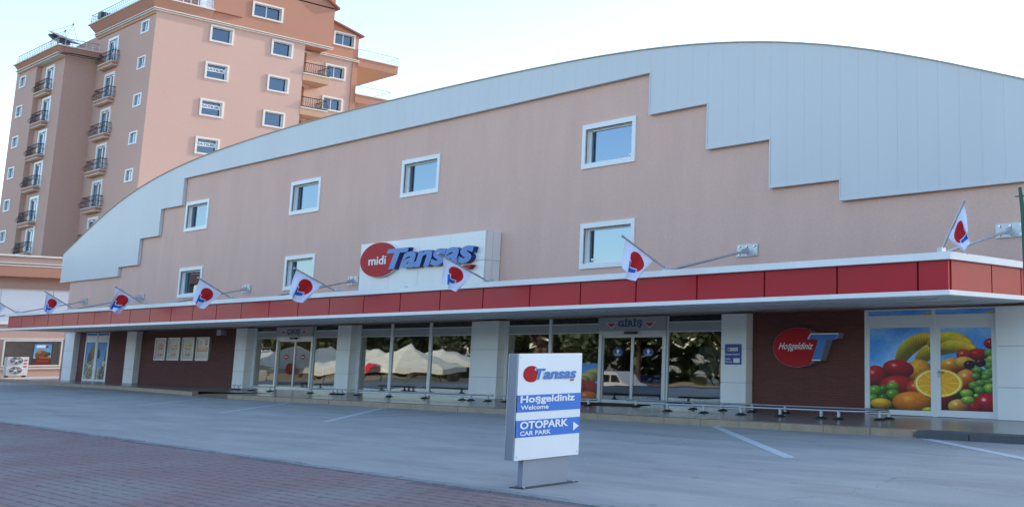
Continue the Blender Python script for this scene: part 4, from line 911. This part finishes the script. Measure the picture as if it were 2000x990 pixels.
# air conditioner outdoor unit
XA = -74.6; a, c = at_x(13.5, 715, XA).y, at_x(55, 715, XA).y; z1 = at_x(30, 697, XA).z; z0 = PL + .04
t = thing('air_conditioner', 'white outdoor air conditioner unit with two round fans by the shop', 'air conditioner', (XA, (a + c) / 2, PL))
b = MB(); b.box(XA - .55, XA, a, c, z0 + .06, z1); build('casing', b, M['acwhite'], t); b = MB(); b.box(XA - .5, XA - .05, a + .05, a + .12, PL - .005, z0 + .06); b.box(XA - .5, XA - .05, c - .12, c - .05, PL - .005, z0 + .06); build('feet', b, M['dark'], t)
hh = (z1 - z0) / 2; wy = c - a
for k in (0, 1):
    cz = z0 + .08 + hh * (k + .48); cy_ = a + wy * .42; r_ = .235 * wy + .06; rz_ = hh * .40
    o = disc('fan_recess', [M['dark']], t, (XA + .001, cy_, cz), (0, 1, 0), (0, 0, 1), r_, rz_, .012, 28)
    b = MB()
    for q in range(5):
        an = q * 2 * math.pi / 5; P_ = lambda rr, aa: (XA + .016, cy_ + rr * r_ * math.cos(aa), cz + rr * rz_ * math.sin(aa)); b.poly([P_(.25, an), P_(.92, an - .15), P_(.95, an + .55), P_(.3, an + .6)])
    build('fan_blades', b, M['panelgrey'], t); disc('fan_hub', [M['acwhite']], t, (XA + .02, cy_, cz), (0, 1, 0), (0, 0, 1), r_ * .3, rz_ * .3, .02, 20)
    b = MB()
    for rr in (.5, .75, 1.0):
        pts_ = [(XA + .035, cy_ + rr * r_ * math.cos(q * math.pi / 12), cz + rr * rz_ * math.sin(q * math.pi / 12)) for q in range(25)]; b.tube(pts_, .008, 4, cap=False)
    build('fan_grille', b, M['galv'], t)
for z in (.50, .66, .82): disc('sticker', [M['acred']], t, (XA + .002, c - wy * .15, z0 + (z1 - z0) * z), (0, 1, 0), (0, 0, 1), .09, .04, .003, 14)

# ================================================================= apartment tower
XB = -88.29; YA = 30.0; REC = 1.9
apt = thing('apartment_tower', 'tall pink apartment tower with terracotta top storeys and small balconies', 'apartment block', (XB - 8, 38, 0))
ZC = 27.45; YE = 41.2; YE2 = 46.75; XI = XB - REC; XW = -113
W1 = [(33.80, 25.85), (33.69, 22.79), (33.58, 19.78), (33.53, 16.72), (33.5, 13.7)]; W2 = [(38.48, 25.80), (38.40, 22.74), (38.30, 19.73), (38.28, 16.72)]
AW, AH = 1.76, 1.38
b = MB(); hol = [(y + .14, y + AW - .14, z + .13, z + AH - .13) for y, z in W1 + W2 if z < 24] + [(y + .14, y + AW - .14, z + .13, z + AH - .13) for y, z in W1 + W2 if z >= 24]
UWIN = (36.72, 28.65, 2.45, 1.32)
wall_grid(b, YA, YE, 0, ZC, hol, lambda u, v, d: (XB - d, u, v), .36)
Py = lambda u, v, d: (u, YA + d, v)
ASM = [(-90.92, z) for z in (25.9, 23.03, 20.05, 17.1, 14.2)]
BAL = [24.4, 21.42, 18.5, 15.6, 12.65, 9.7]; ABX = -97.35
wall_grid(b, -99.6, XB, 0, ZC, [(-90.92 + .12, -89.38 - .12, z + .08, z + .9) for _, z in ASM] + [(ABX - .0, ABX + 1.9, z, z + 2.15) for z in BAL], Py, .2)
b.quad((XB, YE, 0), (XI, YE, 0), (XI, YE, ZC), (XB, YE, ZC)); b.quad((XW, YA, 0), (-99.6, YA, 0), (-99.6, YA, ZC), (XW, YA, ZC))
b.quad((XW, 52, 0), (XW, YA, 0), (XW, YA, ZC), (XW, 52, ZC))
W3 = [(43.94, 25.35), (43.88, 22.42), (43.85, 19.5)]
o = build('wall', b, [M['apt'], M['upvc']], apt)
b = MB(); wall_grid(b, YE, YE2, 0, 27.4, [(y + .2, y + 1.85 - .1, z + .1, z + 1.28 - .1) for y, z in W3] + [(41.35, 42.3, z, z + 2.2) for z in (24.95, 21.95, 18.95)], lambda u, v, d: (XI - d, u, v), .36)
b.quad((XI, YE2, 0), (XW, YE2, 0), (XW, YE2, 27.4), (XI, YE2, 27.4)); build('recessed_wall', b, [M['apt'], M['upvc']], apt)
b = MB(); b.box(XI + .003, XI + .06, YE2 - .42, YE2 + .05, 0, 27.3); build('corner_pilaster', b, M['terra'], apt)
# terracotta upper storeys
b = MB(); wall_grid(b, YA + .02, 43.45, ZC, 28.3, [], lambda u, v, d: (XB + .06 - d, u, v), 0)
wall_grid(b, 33.85, 43.45, 28.3, 32.6, [(UWIN[0] + .1, UWIN[0] + UWIN[2] - .1, UWIN[1] + .1, UWIN[1] + UWIN[3] - .1)], lambda u, v, d: (XB + .06 - d, u, v), .36)
b.quad((XB + .06, 43.45, ZC), (XI, 43.45, ZC), (XI, 43.45, 31.2), (XB + .06, 43.45, 31.2)); b.quad((XB + .06, 33.85, 28.3), (XB - 9, 33.85, 28.3), (XB - 9, 33.85, 32.6), (XB + .06, 33.85, 32.6))
b.quad((XB + .06, YE, ZC), (XB + .06, 43.45, ZC), (XI, 43.45, ZC), (XI, YE, ZC))
build('upper_storey_wall', b, [M['terra'], M['upvc']], apt)
b = MB(); U2 = (44.42, 28.45, 2.0, 1.3)
b2z = lambda y: 30.75 - (y - 43.5) * .27
wall_grid(b, 43.3, YE2, 27.4, 29.75, [(U2[0] + .1, U2[0] + U2[2] - .1, U2[1] + .1, U2[1] + U2[3] - .1)], lambda u, v, d: (XI + .06 - d, u, v), .36)
b.quad((XI + .06, 43.3, 29.75), (XI + .06, YE2, 29.75), (XI + .06, YE2, b2z(YE2)), (XI + .06, 43.3, b2z(43.3))); b.quad((XI + .06, YE2, 27.4), (XW, YE2, 27.4), (XW, YE2, b2z(YE2)), (XI + .06, YE2, b2z(YE2))); build('upper_storey_wall', b, [M['terra'], M['upvc']], apt)
b = MB()
b.prism([(XI + .35, 43.3, b2z(43.3) + .08), (XI + .35, YE2 + .35, b2z(YE2 + .35) + .05), (XI + .35, YE2 + .35, b2z(YE2 + .35) - .1), (XI + .35, 43.3, b2z(43.3) - .06)], (-14, 0, 0))
b.prism([(XB + .35, 41.9, 32.35), (XB + .35, 43.75, 31.2), (XB + .35, 43.75, 31.02), (XB + .35, 41.9, 32.15)], (-12, 0, 0)); b.box(XB - 12, XB + .06, 33.85, 43.4, 31.0, 31.1); build('roof_edge', b, mat('dark_terracotta_eave', (.28, .10, .06), .8), apt)
# parapet flaring out over the A side, mouldings
def flare(b, pts_lo, pts_hi):
    for i in range(len(pts_lo) - 1): b.quad(pts_lo[i], pts_lo[i + 1], pts_hi[i + 1], pts_hi[i])
b = MB(); flare(b, [(-100.0, YA - .12, ZC), (XB + .06, YA - .12, ZC), (XB + .06, 33.85, ZC)], [(-100.7, YA - .55, 28.32), (XB + .25, YA - .55, 28.32), (XB + .25, 33.85, 28.32)]); b.quad((-100.0, YA - .12, ZC), (-100.7, YA - .55, 28.32), (-100.7, 36, 28.32), (-100.0, 36, ZC))
b.quad((-100.7, YA - .55, 28.32), (XB + .25, YA - .55, 28.32), (XB + .25, 36, 28.32), (-100.7, 36, 28.32)); b.quad((-100.0, YA - .12, ZC), (XB, YA - .12, ZC), (XB, YA + .1, ZC), (-100.0, YA + .1, ZC)); build('parapet', b, M['terra'], apt)
b = MB()
for z, dz, o_ in ((ZC - .10, .07, .16), (ZC + .03, .07, .22)):
    b.box(-100.0 - o_, XB + o_, YA - o_ - .06, YA + .1, z, z + dz); b.box(XB - .1, XB + o_, YA + .101, 43.5, z, z + dz)
for z in (27.28, 27.42): b.box(XI - .05, XI + .22, 43.3, YE2 + .1, z, z + .065)
b.box(-100.8, XB + .32, YA - .62, YA - .4, 28.32, 28.42); b.box(XB + .1, XB + .32, YA - .4, 33.9, 28.32, 28.42); build('moulding', b, M['cream'], apt)
b = MB(); b.box(-99.9, XB - .05, YA - .1, YA + .12, ZC - .32, ZC - .1); build('cornice_shadow_band', b, M['orange'], apt)
# windows facing +X
def aptwin(par, x, y, z, w_, h_, sash=1, banner=None, depth=.30):
    f = MB(); k = .15; f.box(x - .01, x + .07, y, y + w_, z, z + k * .9); f.box(x - .01, x + .07, y, y + w_, z + h_ - k * .9, z + h_); f.box(x - .01, x + .069, y, y + k, z + k * .9, z + h_ - k * .9); f.box(x - .01, x + .069, y + w_ - k, y + w_, z + k * .9, z + h_ - k * .9)
    o = build('window', f, M['cream'], par); a, c, za, zb = y + k - .02, y + w_ - k + .02, z + .1, z + h_ - .1; s = MB(); e_ = .06; xs_ = x - depth
    s.box(xs_ - .04, xs_ + .03, a, c, za, za + e_); s.box(xs_ - .04, xs_ + .03, a, c, zb - e_, zb)
    for i in range(sash + 1):
        yy = a + (c - a - e_) * i / sash; s.box(xs_ - .04, xs_ + .029, yy, yy + e_, za + e_, zb - e_)
    build('sash', s, M['upvc'], o)
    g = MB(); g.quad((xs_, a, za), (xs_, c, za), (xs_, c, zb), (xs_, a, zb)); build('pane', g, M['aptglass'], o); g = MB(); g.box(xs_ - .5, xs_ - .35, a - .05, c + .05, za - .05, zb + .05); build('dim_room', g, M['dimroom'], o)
    if banner:
        g = MB(); zb0 = za + (zb - za) * .50; hb = .33; g.box(xs_ + .035, xs_ + .05, a + .05, c - .03, zb0, zb0 + hb); bn = build('banner', g, M['banner'], o)
        text('lettering', 'SATILIK', M['bannertext'], o, (xs_ + .052, a + .12, zb0 + .07), (0, 1, 0), (0, 0, 1), c - a - .22, hb - .14, depth=.003, bold=.03)
    return o
for i, (y, z) in enumerate(W1): aptwin(apt, XB, y, z, AW, AH, banner=i in (1, 2, 3))
for y, z in W2: aptwin(apt, XB, y, z, AW, AH)
for y, z in W3: aptwin(apt, XI, y, z, 1.85, 1.28, sash=2)
aptwin(apt, XB + .06, *UWIN, sash=2); aptwin(apt, XI + .06, *U2, sash=2)
# windows and balconies facing -Y, from one builder for both towers
def small_window(par, x, z, Y):
    f = MB(); w_, h_, k = 1.5, 1.0, .14; f.box(x, x + w_, Y - .06, Y + .02, z, z + .1); f.box(x, x + w_, Y - .06, Y + .02, z + h_ - .1, z + h_); f.box(x, x + k, Y - .059, Y + .02, z + .1, z + h_ - .1); f.box(x + w_ - k, x + w_, Y - .059, Y + .02, z + .1, z + h_ - .1); f.box(x + w_ * .5 - .05, x + w_ * .5 + .05, Y + .03, Y + .08, z + .1, z + h_ - .1)
    o = build('window', f, M['upvc'], par); g = MB(); g.quad((x + k, Y + .06, z + .1), (x + w_ - k, Y + .06, z + .1), (x + w_ - k, Y + .06, z + h_ - .1), (x + k, Y + .06, z + h_ - .1)); build('pane', g, M['paleglass'], o); g = MB(); g.box(x, x + w_, Y + .22, Y + .3, z, z + h_); build('curtain', g, M['curtain'], o)
def french_door(par, x, z, Y, w_=1.9, h_=2.15):
    f = MB(); k = .2; f.box(x - .12, x + .1, Y - .05, Y + .03, z, z + h_); f.box(x + w_ - .1, x + w_ + .12, Y - .05, Y + .03, z, z + h_); f.box(x - .12, x + w_ + .12, Y - .052, Y + .03, z + h_ - .06, z + h_ + .14)
    f.box(x + w_ / 2 - .09, x + w_ / 2 + .09, Y + .06, Y + .12, z, z + h_ - .06); f.box(x + .1, x + w_ - .1, Y + .06, Y + .11, z + h_ - .18, z + h_ - .06); f.box(x + .1, x + w_ - .1, Y + .061, Y + .11, z, z + .3)
    o = build('balcony_door', f, M['upvc'], par); g = MB(); g.quad((x, Y + .09, z), (x + w_, Y + .09, z), (x + w_, Y + .09, z + h_), (x, Y + .09, z + h_)); build('pane', g, M['paleglass'], o); g = MB(); g.box(x, x + w_, Y + .21, Y + .25, z, z + h_); build('curtain', g, M['curtain'], o)
_bal = {}
def balcony(par, xc, z, Y, w_=3.3, d_=1.0):
    """slab with terracotta band, cream edges and a bulging iron railing"""
    if (w_, d_) not in _bal:
        s = MB(); s.box(-w_ / 2, w_ / 2, -d_, 0, -.24, 0, 0); s.box(-w_ / 2 - .05, w_ / 2 + .05, -d_ - .05, 0, .0, .07, 1); s.box(-w_ / 2 + .12, w_ / 2 - .12, -d_ + .1, 0, -.36, -.24, 2); s.box(-w_ / 2 - .03, w_ / 2 + .03, -d_ - .03, 0, -.29, -.24, 1)
        r_ = MB(); top = .92
        def bars(p0, p1, n, out):
            p0, p1, out = Vector(p0), Vector(p1), Vector(out)
            for i in range(n + 1):
                p = p0 + (p1 - p0) * i / n; r_.tube([p + Vector((0, 0, .07)), p + out * .20 + Vector((0, 0, .25)), p + out * .22 + Vector((0, 0, .38)), p + out * .02 + Vector((0, 0, .66)), p + Vector((0, 0, top))], .013, 4, cap=False)
            r_.tube([p0 + Vector((0, 0, top)), p1 + Vector((0, 0, top))], .035, 5); r_.tube([p0 + Vector((0, 0, .10)), p1 + Vector((0, 0, .10))], .025, 4); r_.tube([p0 + out * .14 + Vector((0, 0, .5)), p1 + out * .14 + Vector((0, 0, .5))], .014, 4)
        bars((-w_ / 2, -d_, 0), (w_ / 2, -d_, 0), 12, (0, -1, 0)); bars((-w_ / 2, 0, 0), (-w_ / 2, -d_, 0), 5, (-1, 0, 0)); bars((w_ / 2, 0, 0), (w_ / 2, -d_, 0), 5, (1, 0, 0))
        _bal[(w_, d_)] = (s.mesh('balcony', [M['terra'], M['cream'], M['orange']]), r_.mesh('railing', M['iron']))
    sm, rm_ = _bal[(w_, d_)]; o = link('balcony', sm, par, Vector((xc, Y, z)) - wbase(par)); link('railing', rm_, o)
for i, z in enumerate(BAL): french_door(apt, ABX, z, YA); balcony(apt, -96.5, z, YA, 3.0, .42)
for x, z in ASM: small_window(apt, -90.9, z, YA)
# recessed balconies on the +X side
for z in (24.86, 21.88, 18.9):
    s = MB(); s.box(XI, XB + .02, YE + .004, 43.45, z - .62, z - .05, 0); s.box(XI, XB + .07, YE + .002, 43.5, z - .05, z + .05, 1)
    o = build('balcony', s, [M['orange'], M['cream']], apt); r_ = MB(); p = [(XB - .02, YE + .06), (XB - .02, 43.4), (XI, 43.4)]
    for (x0, y0_), (x1, y1_), n in ((p[0], p[1], 14), (p[1], p[2], 12)):
        for i in range(n + 1):
            x, y = x0 + (x1 - x0) * i / n, y0_ + (y1_ - y0_) * i / n; ox, oy = (.16, 0) if n == 14 else (0, .16); r_.tube([(x, y, z + .05), (x + ox, y + oy, z + .25), (x + ox, y + oy, z + .38), (x, y, z + .66), (x, y, z + .92)], .018, 4, cap=False)
        r_.tube([(x0, y0_, z + .92), (x1, y1_, z + .92)], .04, 5); r_.tube([(x0, y0_, z + .12), (x1, y1_, z + .12)], .025, 4)
    build('railing', r_, M['iron'], o)
    d = MB(); d.box(XI - .1, XI - .06, 41.35, 41.85, z + .05, z + 2.25); build('balcony_door', d, M['upvc'], apt); d = MB(); d.box(XI - .1, XI - .05, 41.85, 42.3, z + .05, z + 2.2); build('door_leaf', d, M['doorbrown'], apt)
    d = MB(); d.box(XI, XI + .12, 41.3, 42.6, z + 2.3, z + 2.38); build('door_hood', d, M['cream'], apt)
# overhanging terrace slabs at the right corner
for z, ye in ((27.72, 50.6), (24.35, 50.05)):
    s = MB(); s.box(XI - 7.5, XI + .12, YE2 + .002, ye, z - .75, z, 0); s.box(XI - 7.6, XI + .2, YE2 + .003, ye + .12, z, z + .1, 1); s.quad((XI + .12, YE2, z - .752), (XI - 7.5, YE2, z - .752), (XI - 7.5, ye, z - .752), (XI + .12, ye, z - .752), 2)  # underside quad takes the orange of warm bounce light
    o = build('terrace', s, [M['terra'], M['cream'], M['orange']], apt); r_ = MB()
    for (x0, y0_), (x1, y1_), n in (((XI + .1, YE2), (XI + .1, ye), 9), ((XI + .1, ye), (XI - 7.4, ye), 14)):
        for i in range(n + 1): x, y = x0 + (x1 - x0) * i / n, y0_ + (y1_ - y0_) * i / n; r_.tube([(x, y, z + .1), (x, y, z + .75)], .02, 5)
        for k in (.35, .55, .82): r_.tube([(x0, y0_, z + k), (x1, y1_, z + k)], .03 if k > .8 else .012, 5)
    build('railing', r_, M['steel'], o)
# steel railing on the parapet and on the terrace at the left of the top storey
r_ = MB()
for (x0, y0_), (x1, y1_), n in (((-100.6, YA - .45), (XB + .1, YA - .45), 30), ((XB + .1, YA - .45), (XB + .1, 33.8), 8), ((-100.6, YA - .45), (-100.6, 36), 10)):
    for i in range(n + 1): x, y = x0 + (x1 - x0) * i / n, y0_ + (y1_ - y0_) * i / n; r_.tube([(x, y, 28.4), (x, y, 29.15)], .022, 5)
    for k in (.3, .52, .8): r_.tube([(x0, y0_, 28.4 + k), (x1, y1_, 28.4 + k)], .032 if k > .7 else .014, 5)
build('railing', r_, M['steel'], apt)
g = MB(); g.box(XB - .05, XB - .02, 32.9, 33.8, 28.4, 30.6); build('terrace_door', g, M['upvc'], apt)
b = MB(); b.box(-98.4, -97.7, YA - .7, YA + .1, 28.42, 28.95); build('roof_box', b, M['dark'], apt)

# ---- lower left tower, stepped forward
XLT, YLT = -99.53, 27.8
lt = thing('lower_apartment_tower', 'lower pink apartment tower at the left edge with satellite dishes on top', 'apartment block', (XLT - 6, YLT + 6, 0))
ZL = 25.25; XL0 = at_y(24, 220, YLT - .35).x; LB = [22.65, 20.0, 17.25, 14.65, 11.75, 9.25]; LX = -103.55
b = MB(); P2 = lambda u, v, d: (u, YLT + d, v); P3 = lambda u, v, d: (u, YLT - .35 + d, v)
wall_grid(b, -104.95, XLT, 0, ZL, [(LX, LX + 1.8, z, z + 2.05) for z in LB], P2, .2)
wall_grid(b, XL0, -104.95, 0, ZL, [(-108.8 + .12, -107.3 - .12, z + .08, z + .9) for z in (23.75, 21.15, 18.5, 15.85, 13.1, 10.5)], P3, .2)
b.quad((-104.95, YLT - .35, 0), (-104.95, YLT, 0), (-104.95, YLT, ZL), (-104.95, YLT - .35, ZL)); b.quad((XLT, YLT, 0), (XLT, 45, 0), (XLT, 45, ZL), (XLT, YLT, ZL)); b.quad((XL0, 45, 0), (XL0, YLT - .35, 0), (XL0, YLT - .35, ZL), (XL0, 45, ZL))
build('wall', b, [M['apt'], M['upvc']], lt)
q0, q1 = at_y(35, 155, YLT - .45), at_y(123, 109.5, YLT - .45); q2, q3 = at_y(27, 137.5, YLT - .75), at_y(113.5, 90.5, YLT - .75); zt_ = (q2.z + q3.z) / 2 + .22; PX0, PX1, TX0, TX1 = q0.x, max(q1.x, XLT + .06), q2.x, max(q3.x, XLT + .12)
b = MB(); flare(b, [(PX0, 40, ZL), (PX0, YLT - .45, ZL), (PX1, YLT - .45, ZL), (PX1, 40, ZL)], [(TX0, 40, zt_), (TX0, YLT - .75, zt_), (TX1, YLT - .75, zt_), (TX1, 40, zt_)]); b.quad((TX0, YLT - .75, zt_), (TX1, YLT - .75, zt_), (TX1, 40, zt_), (TX0, 40, zt_)); b.quad((PX0, YLT - .45, ZL), (PX1, YLT - .45, ZL), (PX1, YLT + .02, ZL), (PX0, YLT + .02, ZL)); build('parapet', b, M['terra'], lt)
b = MB()
for z, dz, o_ in ((ZL - .12, .07, .2), (ZL + .02, .07, .28)): b.box(PX0 - o_ + .1, XLT + o_, YLT - .36 - o_, YLT, z, z + dz); b.box(XLT - .1, XLT + o_, YLT + .001, 40, z, z + dz)
b.box(TX0 - .08, TX1 + .08, YLT - .83, YLT - .55, zt_, zt_ + .09); b.box(TX1 - .2, TX1 + .08, YLT - .549, 40, zt_, zt_ + .09); build('moulding', b, M['cream'], lt)
for z in LB: french_door(lt, LX, z, YLT, 1.8, 2.05); balcony(lt, -103.25, z, YLT, 2.6, .40)
for z in (23.75, 21.15, 18.5, 15.85, 13.1, 10.5): small_window(lt, -108.8, z, YLT - .35)
r_ = MB()
for (x0, y0_), (x1, y1_), n in (((TX0 + .1, YLT - .6), (XLT + .1, YLT - .6), 24), ((XLT + .1, YLT - .6), (XLT + .1, 30), 6)):
    for i in range(n + 1): x, y = x0 + (x1 - x0) * i / n, y0_ + (y1_ - y0_) * i / n; r_.tube([(x, y, zt_ + .08), (x, y, zt_ + .74)], .022, 5)
    for k in (.3, .5, .72): r_.tube([(x0, y0_, zt_ + .08 + k), (x1, y1_, zt_ + .08 + k)], .034 if k > .7 else .014, 5)
build('railing', r_, M['steel'], lt)
# satellite dishes and aerial on that roof
def dish(lab, px, py, Y, rad, sq, tilt, foot_z=26.0):
    c = at_y(px, py, Y); t = thing('satellite_dish', lab, 'satellite dish', (c.x, c.y, foot_z), 'satellite dishes on the roof')
    ax = Vector(tilt).normalized(); a = ax.orthogonal().normalized(); q = ax.cross(a); b = MB(); n = 24
    rings = [(0, -.16), (.4, -.13), (.75, -.06), (1, .0)]
    for rr, dz in rings:
        for k in range(n): an = 2 * math.pi * k / n; b.v.append(tuple(c + (a * math.cos(an) + q * math.sin(an)) * rr * rad + ax * dz * rad * 1.5))
    for i in range(3):
        for k in range(n): b.f.append((i * n + k, i * n + (k + 1) % n, (i + 1) * n + (k + 1) % n, (i + 1) * n + k)); b.m.append(0)
    build('reflector', b, M['dishgrey'], t, smooth=True)
    fp = c + ax * rad * 1.0; b = MB()
    for k in range(3): an = 2 * math.pi * k / 3; b.tube([c + (a * math.cos(an) + q * math.sin(an)) * rad * .95, fp], .015, 4)
    b.tube([fp, fp + ax * .12], .06, 8); build('feed_horn', b, M['dark'], t); b = MB(); b.tube([(c.x, c.y, foot_z), c - ax * rad * .2], .06, 8); build('mast', b, M['dishgrey'], t)
dish('larger grey satellite dish at the roof corner of the lower tower', 127, 74, 29.0, 1.25, 1, (.36, .26, .9)); dish('smaller grey satellite dish left of the larger one on the roof', 116, 78, 28.4, .85, 1, (.55, .2, .75))
c = at_y(100, 90, 28.3); t = thing('roof_aerial', 'thin roof aerial left of the satellite dishes', 'aerial', (c.x, c.y, 26.3)); b = MB(); b.tube([(c.x, c.y, 26.3), (c.x, c.y, at_y(101, 76, 28.3).z)], .03, 6); build('mast', b, M['galv'], t); b = MB()
for k in range(4): z = c.z + .1 + k * .14; b.tube([(c.x - .35, c.y, z), (c.x + .35, c.y, z + .04)], .018, 4)
build('crossbars', b, M['galv'], t)

# ================================================================= unseen block added on the right, shaped to shade the car park
nb = thing('added_shade_block', 'unseen slim block added beyond the supermarket to shade the car park', 'building', (-3, 48, 0))
NX0, NX1 = -6.1, .3
b = MB(); wall_grid(b, NX0, NX1, 0, 24, [(x, x + 1.6, z, z + 1.5) for x in (-5.2, -2.2) for z in (4, 8, 12, 16, 20)], lambda u, v, d: (u, 40 + d, v), .2)
b.quad((NX0, 52, 0), (NX0, 40, 0), (NX0, 40, 24), (NX0, 52, 24)); b.quad((NX1, 40, 0), (NX1, 52, 0), (NX1, 52, 24), (NX1, 40, 24)); b.quad((NX1, 52, 0), (NX0, 52, 0), (NX0, 52, 24), (NX1, 52, 24)); b.quad((NX0, 40, 24), (NX1, 40, 24), (NX1, 52, 24), (NX0, 52, 24))
build('wall', b, [M['apt'], M['upvc']], nb)
for x in (-5.2, -2.2):
    for z in (4, 8, 12, 16, 20): g = MB(); g.quad((x, 40.15, z), (x + 1.6, 40.15, z), (x + 1.6, 40.15, z + 1.5), (x, 40.15, z + 1.5)); build('window', g, M['vanglass'], nb)

# ================================================================= the street behind the camera, seen mirrored in the shop windows
def mirrored(px, py, depth):
    v = ray(px, py) * depth; return Vector((v[0], 2 * YG - v[1], EYE + v[2]))
GZ = -2.0
# trees
crown = []
for s_ in range(3):
    rs = random.Random(s_); b = MB(); lobes = [(rs.uniform(-1.7, 1.7), rs.uniform(-1.7, 1.7), rs.uniform(3.6, 7.4), rs.uniform(1.2, 2.1)) for _ in range(9)]
    for _ in range(1500):
        lx, ly, lz, lr = rs.choice(lobes); d = Vector((rs.gauss(0, 1), rs.gauss(0, 1), rs.gauss(0, .8))).normalized() * lr * rs.random() ** .35
        c = Vector((lx, ly, lz)) + d; a = Vector((rs.gauss(0, 1), rs.gauss(0, 1), rs.gauss(0, 1))).normalized(); q = a.orthogonal().normalized(); sz = rs.uniform(.16, .34)
        b.quad(c - a * sz - q * sz * .5, c + a * sz - q * sz * .5, c + a * sz + q * sz * .5, c - a * sz + q * sz * .5)
    crown.append(b.mesh('crown', M['leaf']))
b = MB(); b.tube([(0, 0, -.1), (.1, .05, 1.5), (-.05, .1, 3.2), (.1, 0, 5.5)], [.3, .22, .18, .06], 8)
for k in range(5): an = k * 1.3; b.tube([(0, 0, 2.6 + k * .4), (1.6 * math.cos(an), 1.6 * math.sin(an), 4.4 + k * .5)], [.1, .03], 6)
trunk = b.mesh('trunk', M['bark'])
for i in range(22):
    x = -150 + i * 6.6 + random.uniform(-1.5, 1.5); y = -31 + random.uniform(-4, 4)
    t = thing('street_tree', 'leafy street tree in the row across the road seen mirrored in the shop glass', 'tree', (x, y, GZ), 'trees across the road'); s_ = random.uniform(.85, 1.25); t.scale = (s_ * 1.25, s_ * 1.25, s_); t.rotation_euler = (0, 0, random.uniform(0, 6))
    link('trunk', trunk, t); link('crown', crown[i % 3], t)
b = MB()
for i in range(8500):
    c = Vector((random.uniform(-170, 20), random.uniform(-42, -37), GZ + random.random() ** .95 * 9.5)); a = Vector((random.gauss(0, 1), random.gauss(0, 1), random.gauss(0, 1))).normalized(); q = a.orthogonal().normalized(); sz = random.uniform(.4, .8)
    b.quad(c - a * sz - q * sz * .6, c + a * sz - q * sz * .6, c + a * sz + q * sz * .6, c - a * sz + q * sz * .6)
o = build('shrubbery', b, M['leaf'], None, 'dense shrubs behind the street trees'); o['kind'] = 'stuff'
# parasols of the cafe across the road
for i, px in enumerate((520, 575, 640, 690, 738, 795, 862)):
    c = mirrored(px, 700, 88 - (i % 3) * 5); rad, zr_, zpk = 4.4 + .5 * (i % 2), .5 - .12 * (i % 3), 1.75 + .2 * (i % 2)
    t = thing('parasol', 'big cream parasol of the cafe across the road', 'parasol', (c.x, c.y, GZ), 'cafe parasols across the road')
    b = MB(); n = 8; top = Vector((c.x, c.y, zpk)); rim = [Vector((c.x + rad * math.cos(2 * math.pi * k / n), c.y + rad * .8 * math.sin(2 * math.pi * k / n), zr_)) for k in range(n)]
    for k in range(n):
        p, q = rim[k], rim[(k + 1) % n]; b.poly([top, p, q]); b.quad(p, p - Vector((0, 0, .35)), q - Vector((0, 0, .35)), q)
    build('canopy_cloth', b, M['umbrella'], t); b = MB(); b.tube([(c.x, c.y, GZ), top], .06, 8); build('pole', b, M['cream'], t); b = MB(); b.box(c.x - .5, c.x + .5, c.y - .5, c.y + .5, GZ, GZ + .12); build('base', b, M['dark'], t)
    disc('round_mark', [M['disc']], t, (c.x + 1.2, c.y + rad * .745, zr_ + .02), (-1, 0, 0), (0, -.25, 1), .62, .4, .02, 20)
# white van
c = mirrored(1236, 745, 75); vx, vy = c.x, c.y
t = thing('white_van', 'white van parked across the road, mirrored in the entrance door', 'van', (vx, vy, GZ)); L_, Wd = 7.6, 2.0; VS = .78
prof = [(0, .45), (0, 2.25), (.2, 2.45), (5.0, 2.45), (5.5, 2.3), (6.4, 1.45), (7.35, 1.25), (7.6, .95), (7.6, .45)]
b = MB(); b.prism([(vx - 7.6 + u, vy - Wd, GZ + v) for u, v in prof], (0, Wd, 0)); build('body', b, M['vanwhite'], t)
b = MB()
for q in ([(4.55, 1.5), (4.55, 2.15), (5.45, 2.15), (6.05, 1.5)], [(2.6, 1.5), (2.6, 2.15), (4.35, 2.15), (4.35, 1.5)]): b.prism([(vx - 7.6 + u, vy + .002, GZ + v) for u, v in q], (0, .015, 0))
build('side_window', b, M['vanglass'], t)
b = MB(); b.box(vx - 7.6, vx + .02, vy - .1, vy + .01, GZ + .4, GZ + .62); build('sill', b, M['dark'], t)
for u in (1.5, 6.1):
    for yy in (vy - .25, vy - Wd + .25):
        b = MB(); b.tube([(vx - 7.6 + u, yy - .14, GZ + .42), (vx - 7.6 + u, yy + .28, GZ + .42)], .42, 20); w_ = build('wheel', b, M['black'], t); b = MB(); b.tube([(vx - 7.6 + u, yy + .281, GZ + .42), (vx - 7.6 + u, yy + .3, GZ + .42)], .26, 14); build('rim', b, M['steel'], w_)
t.scale = (VS, VS, VS)
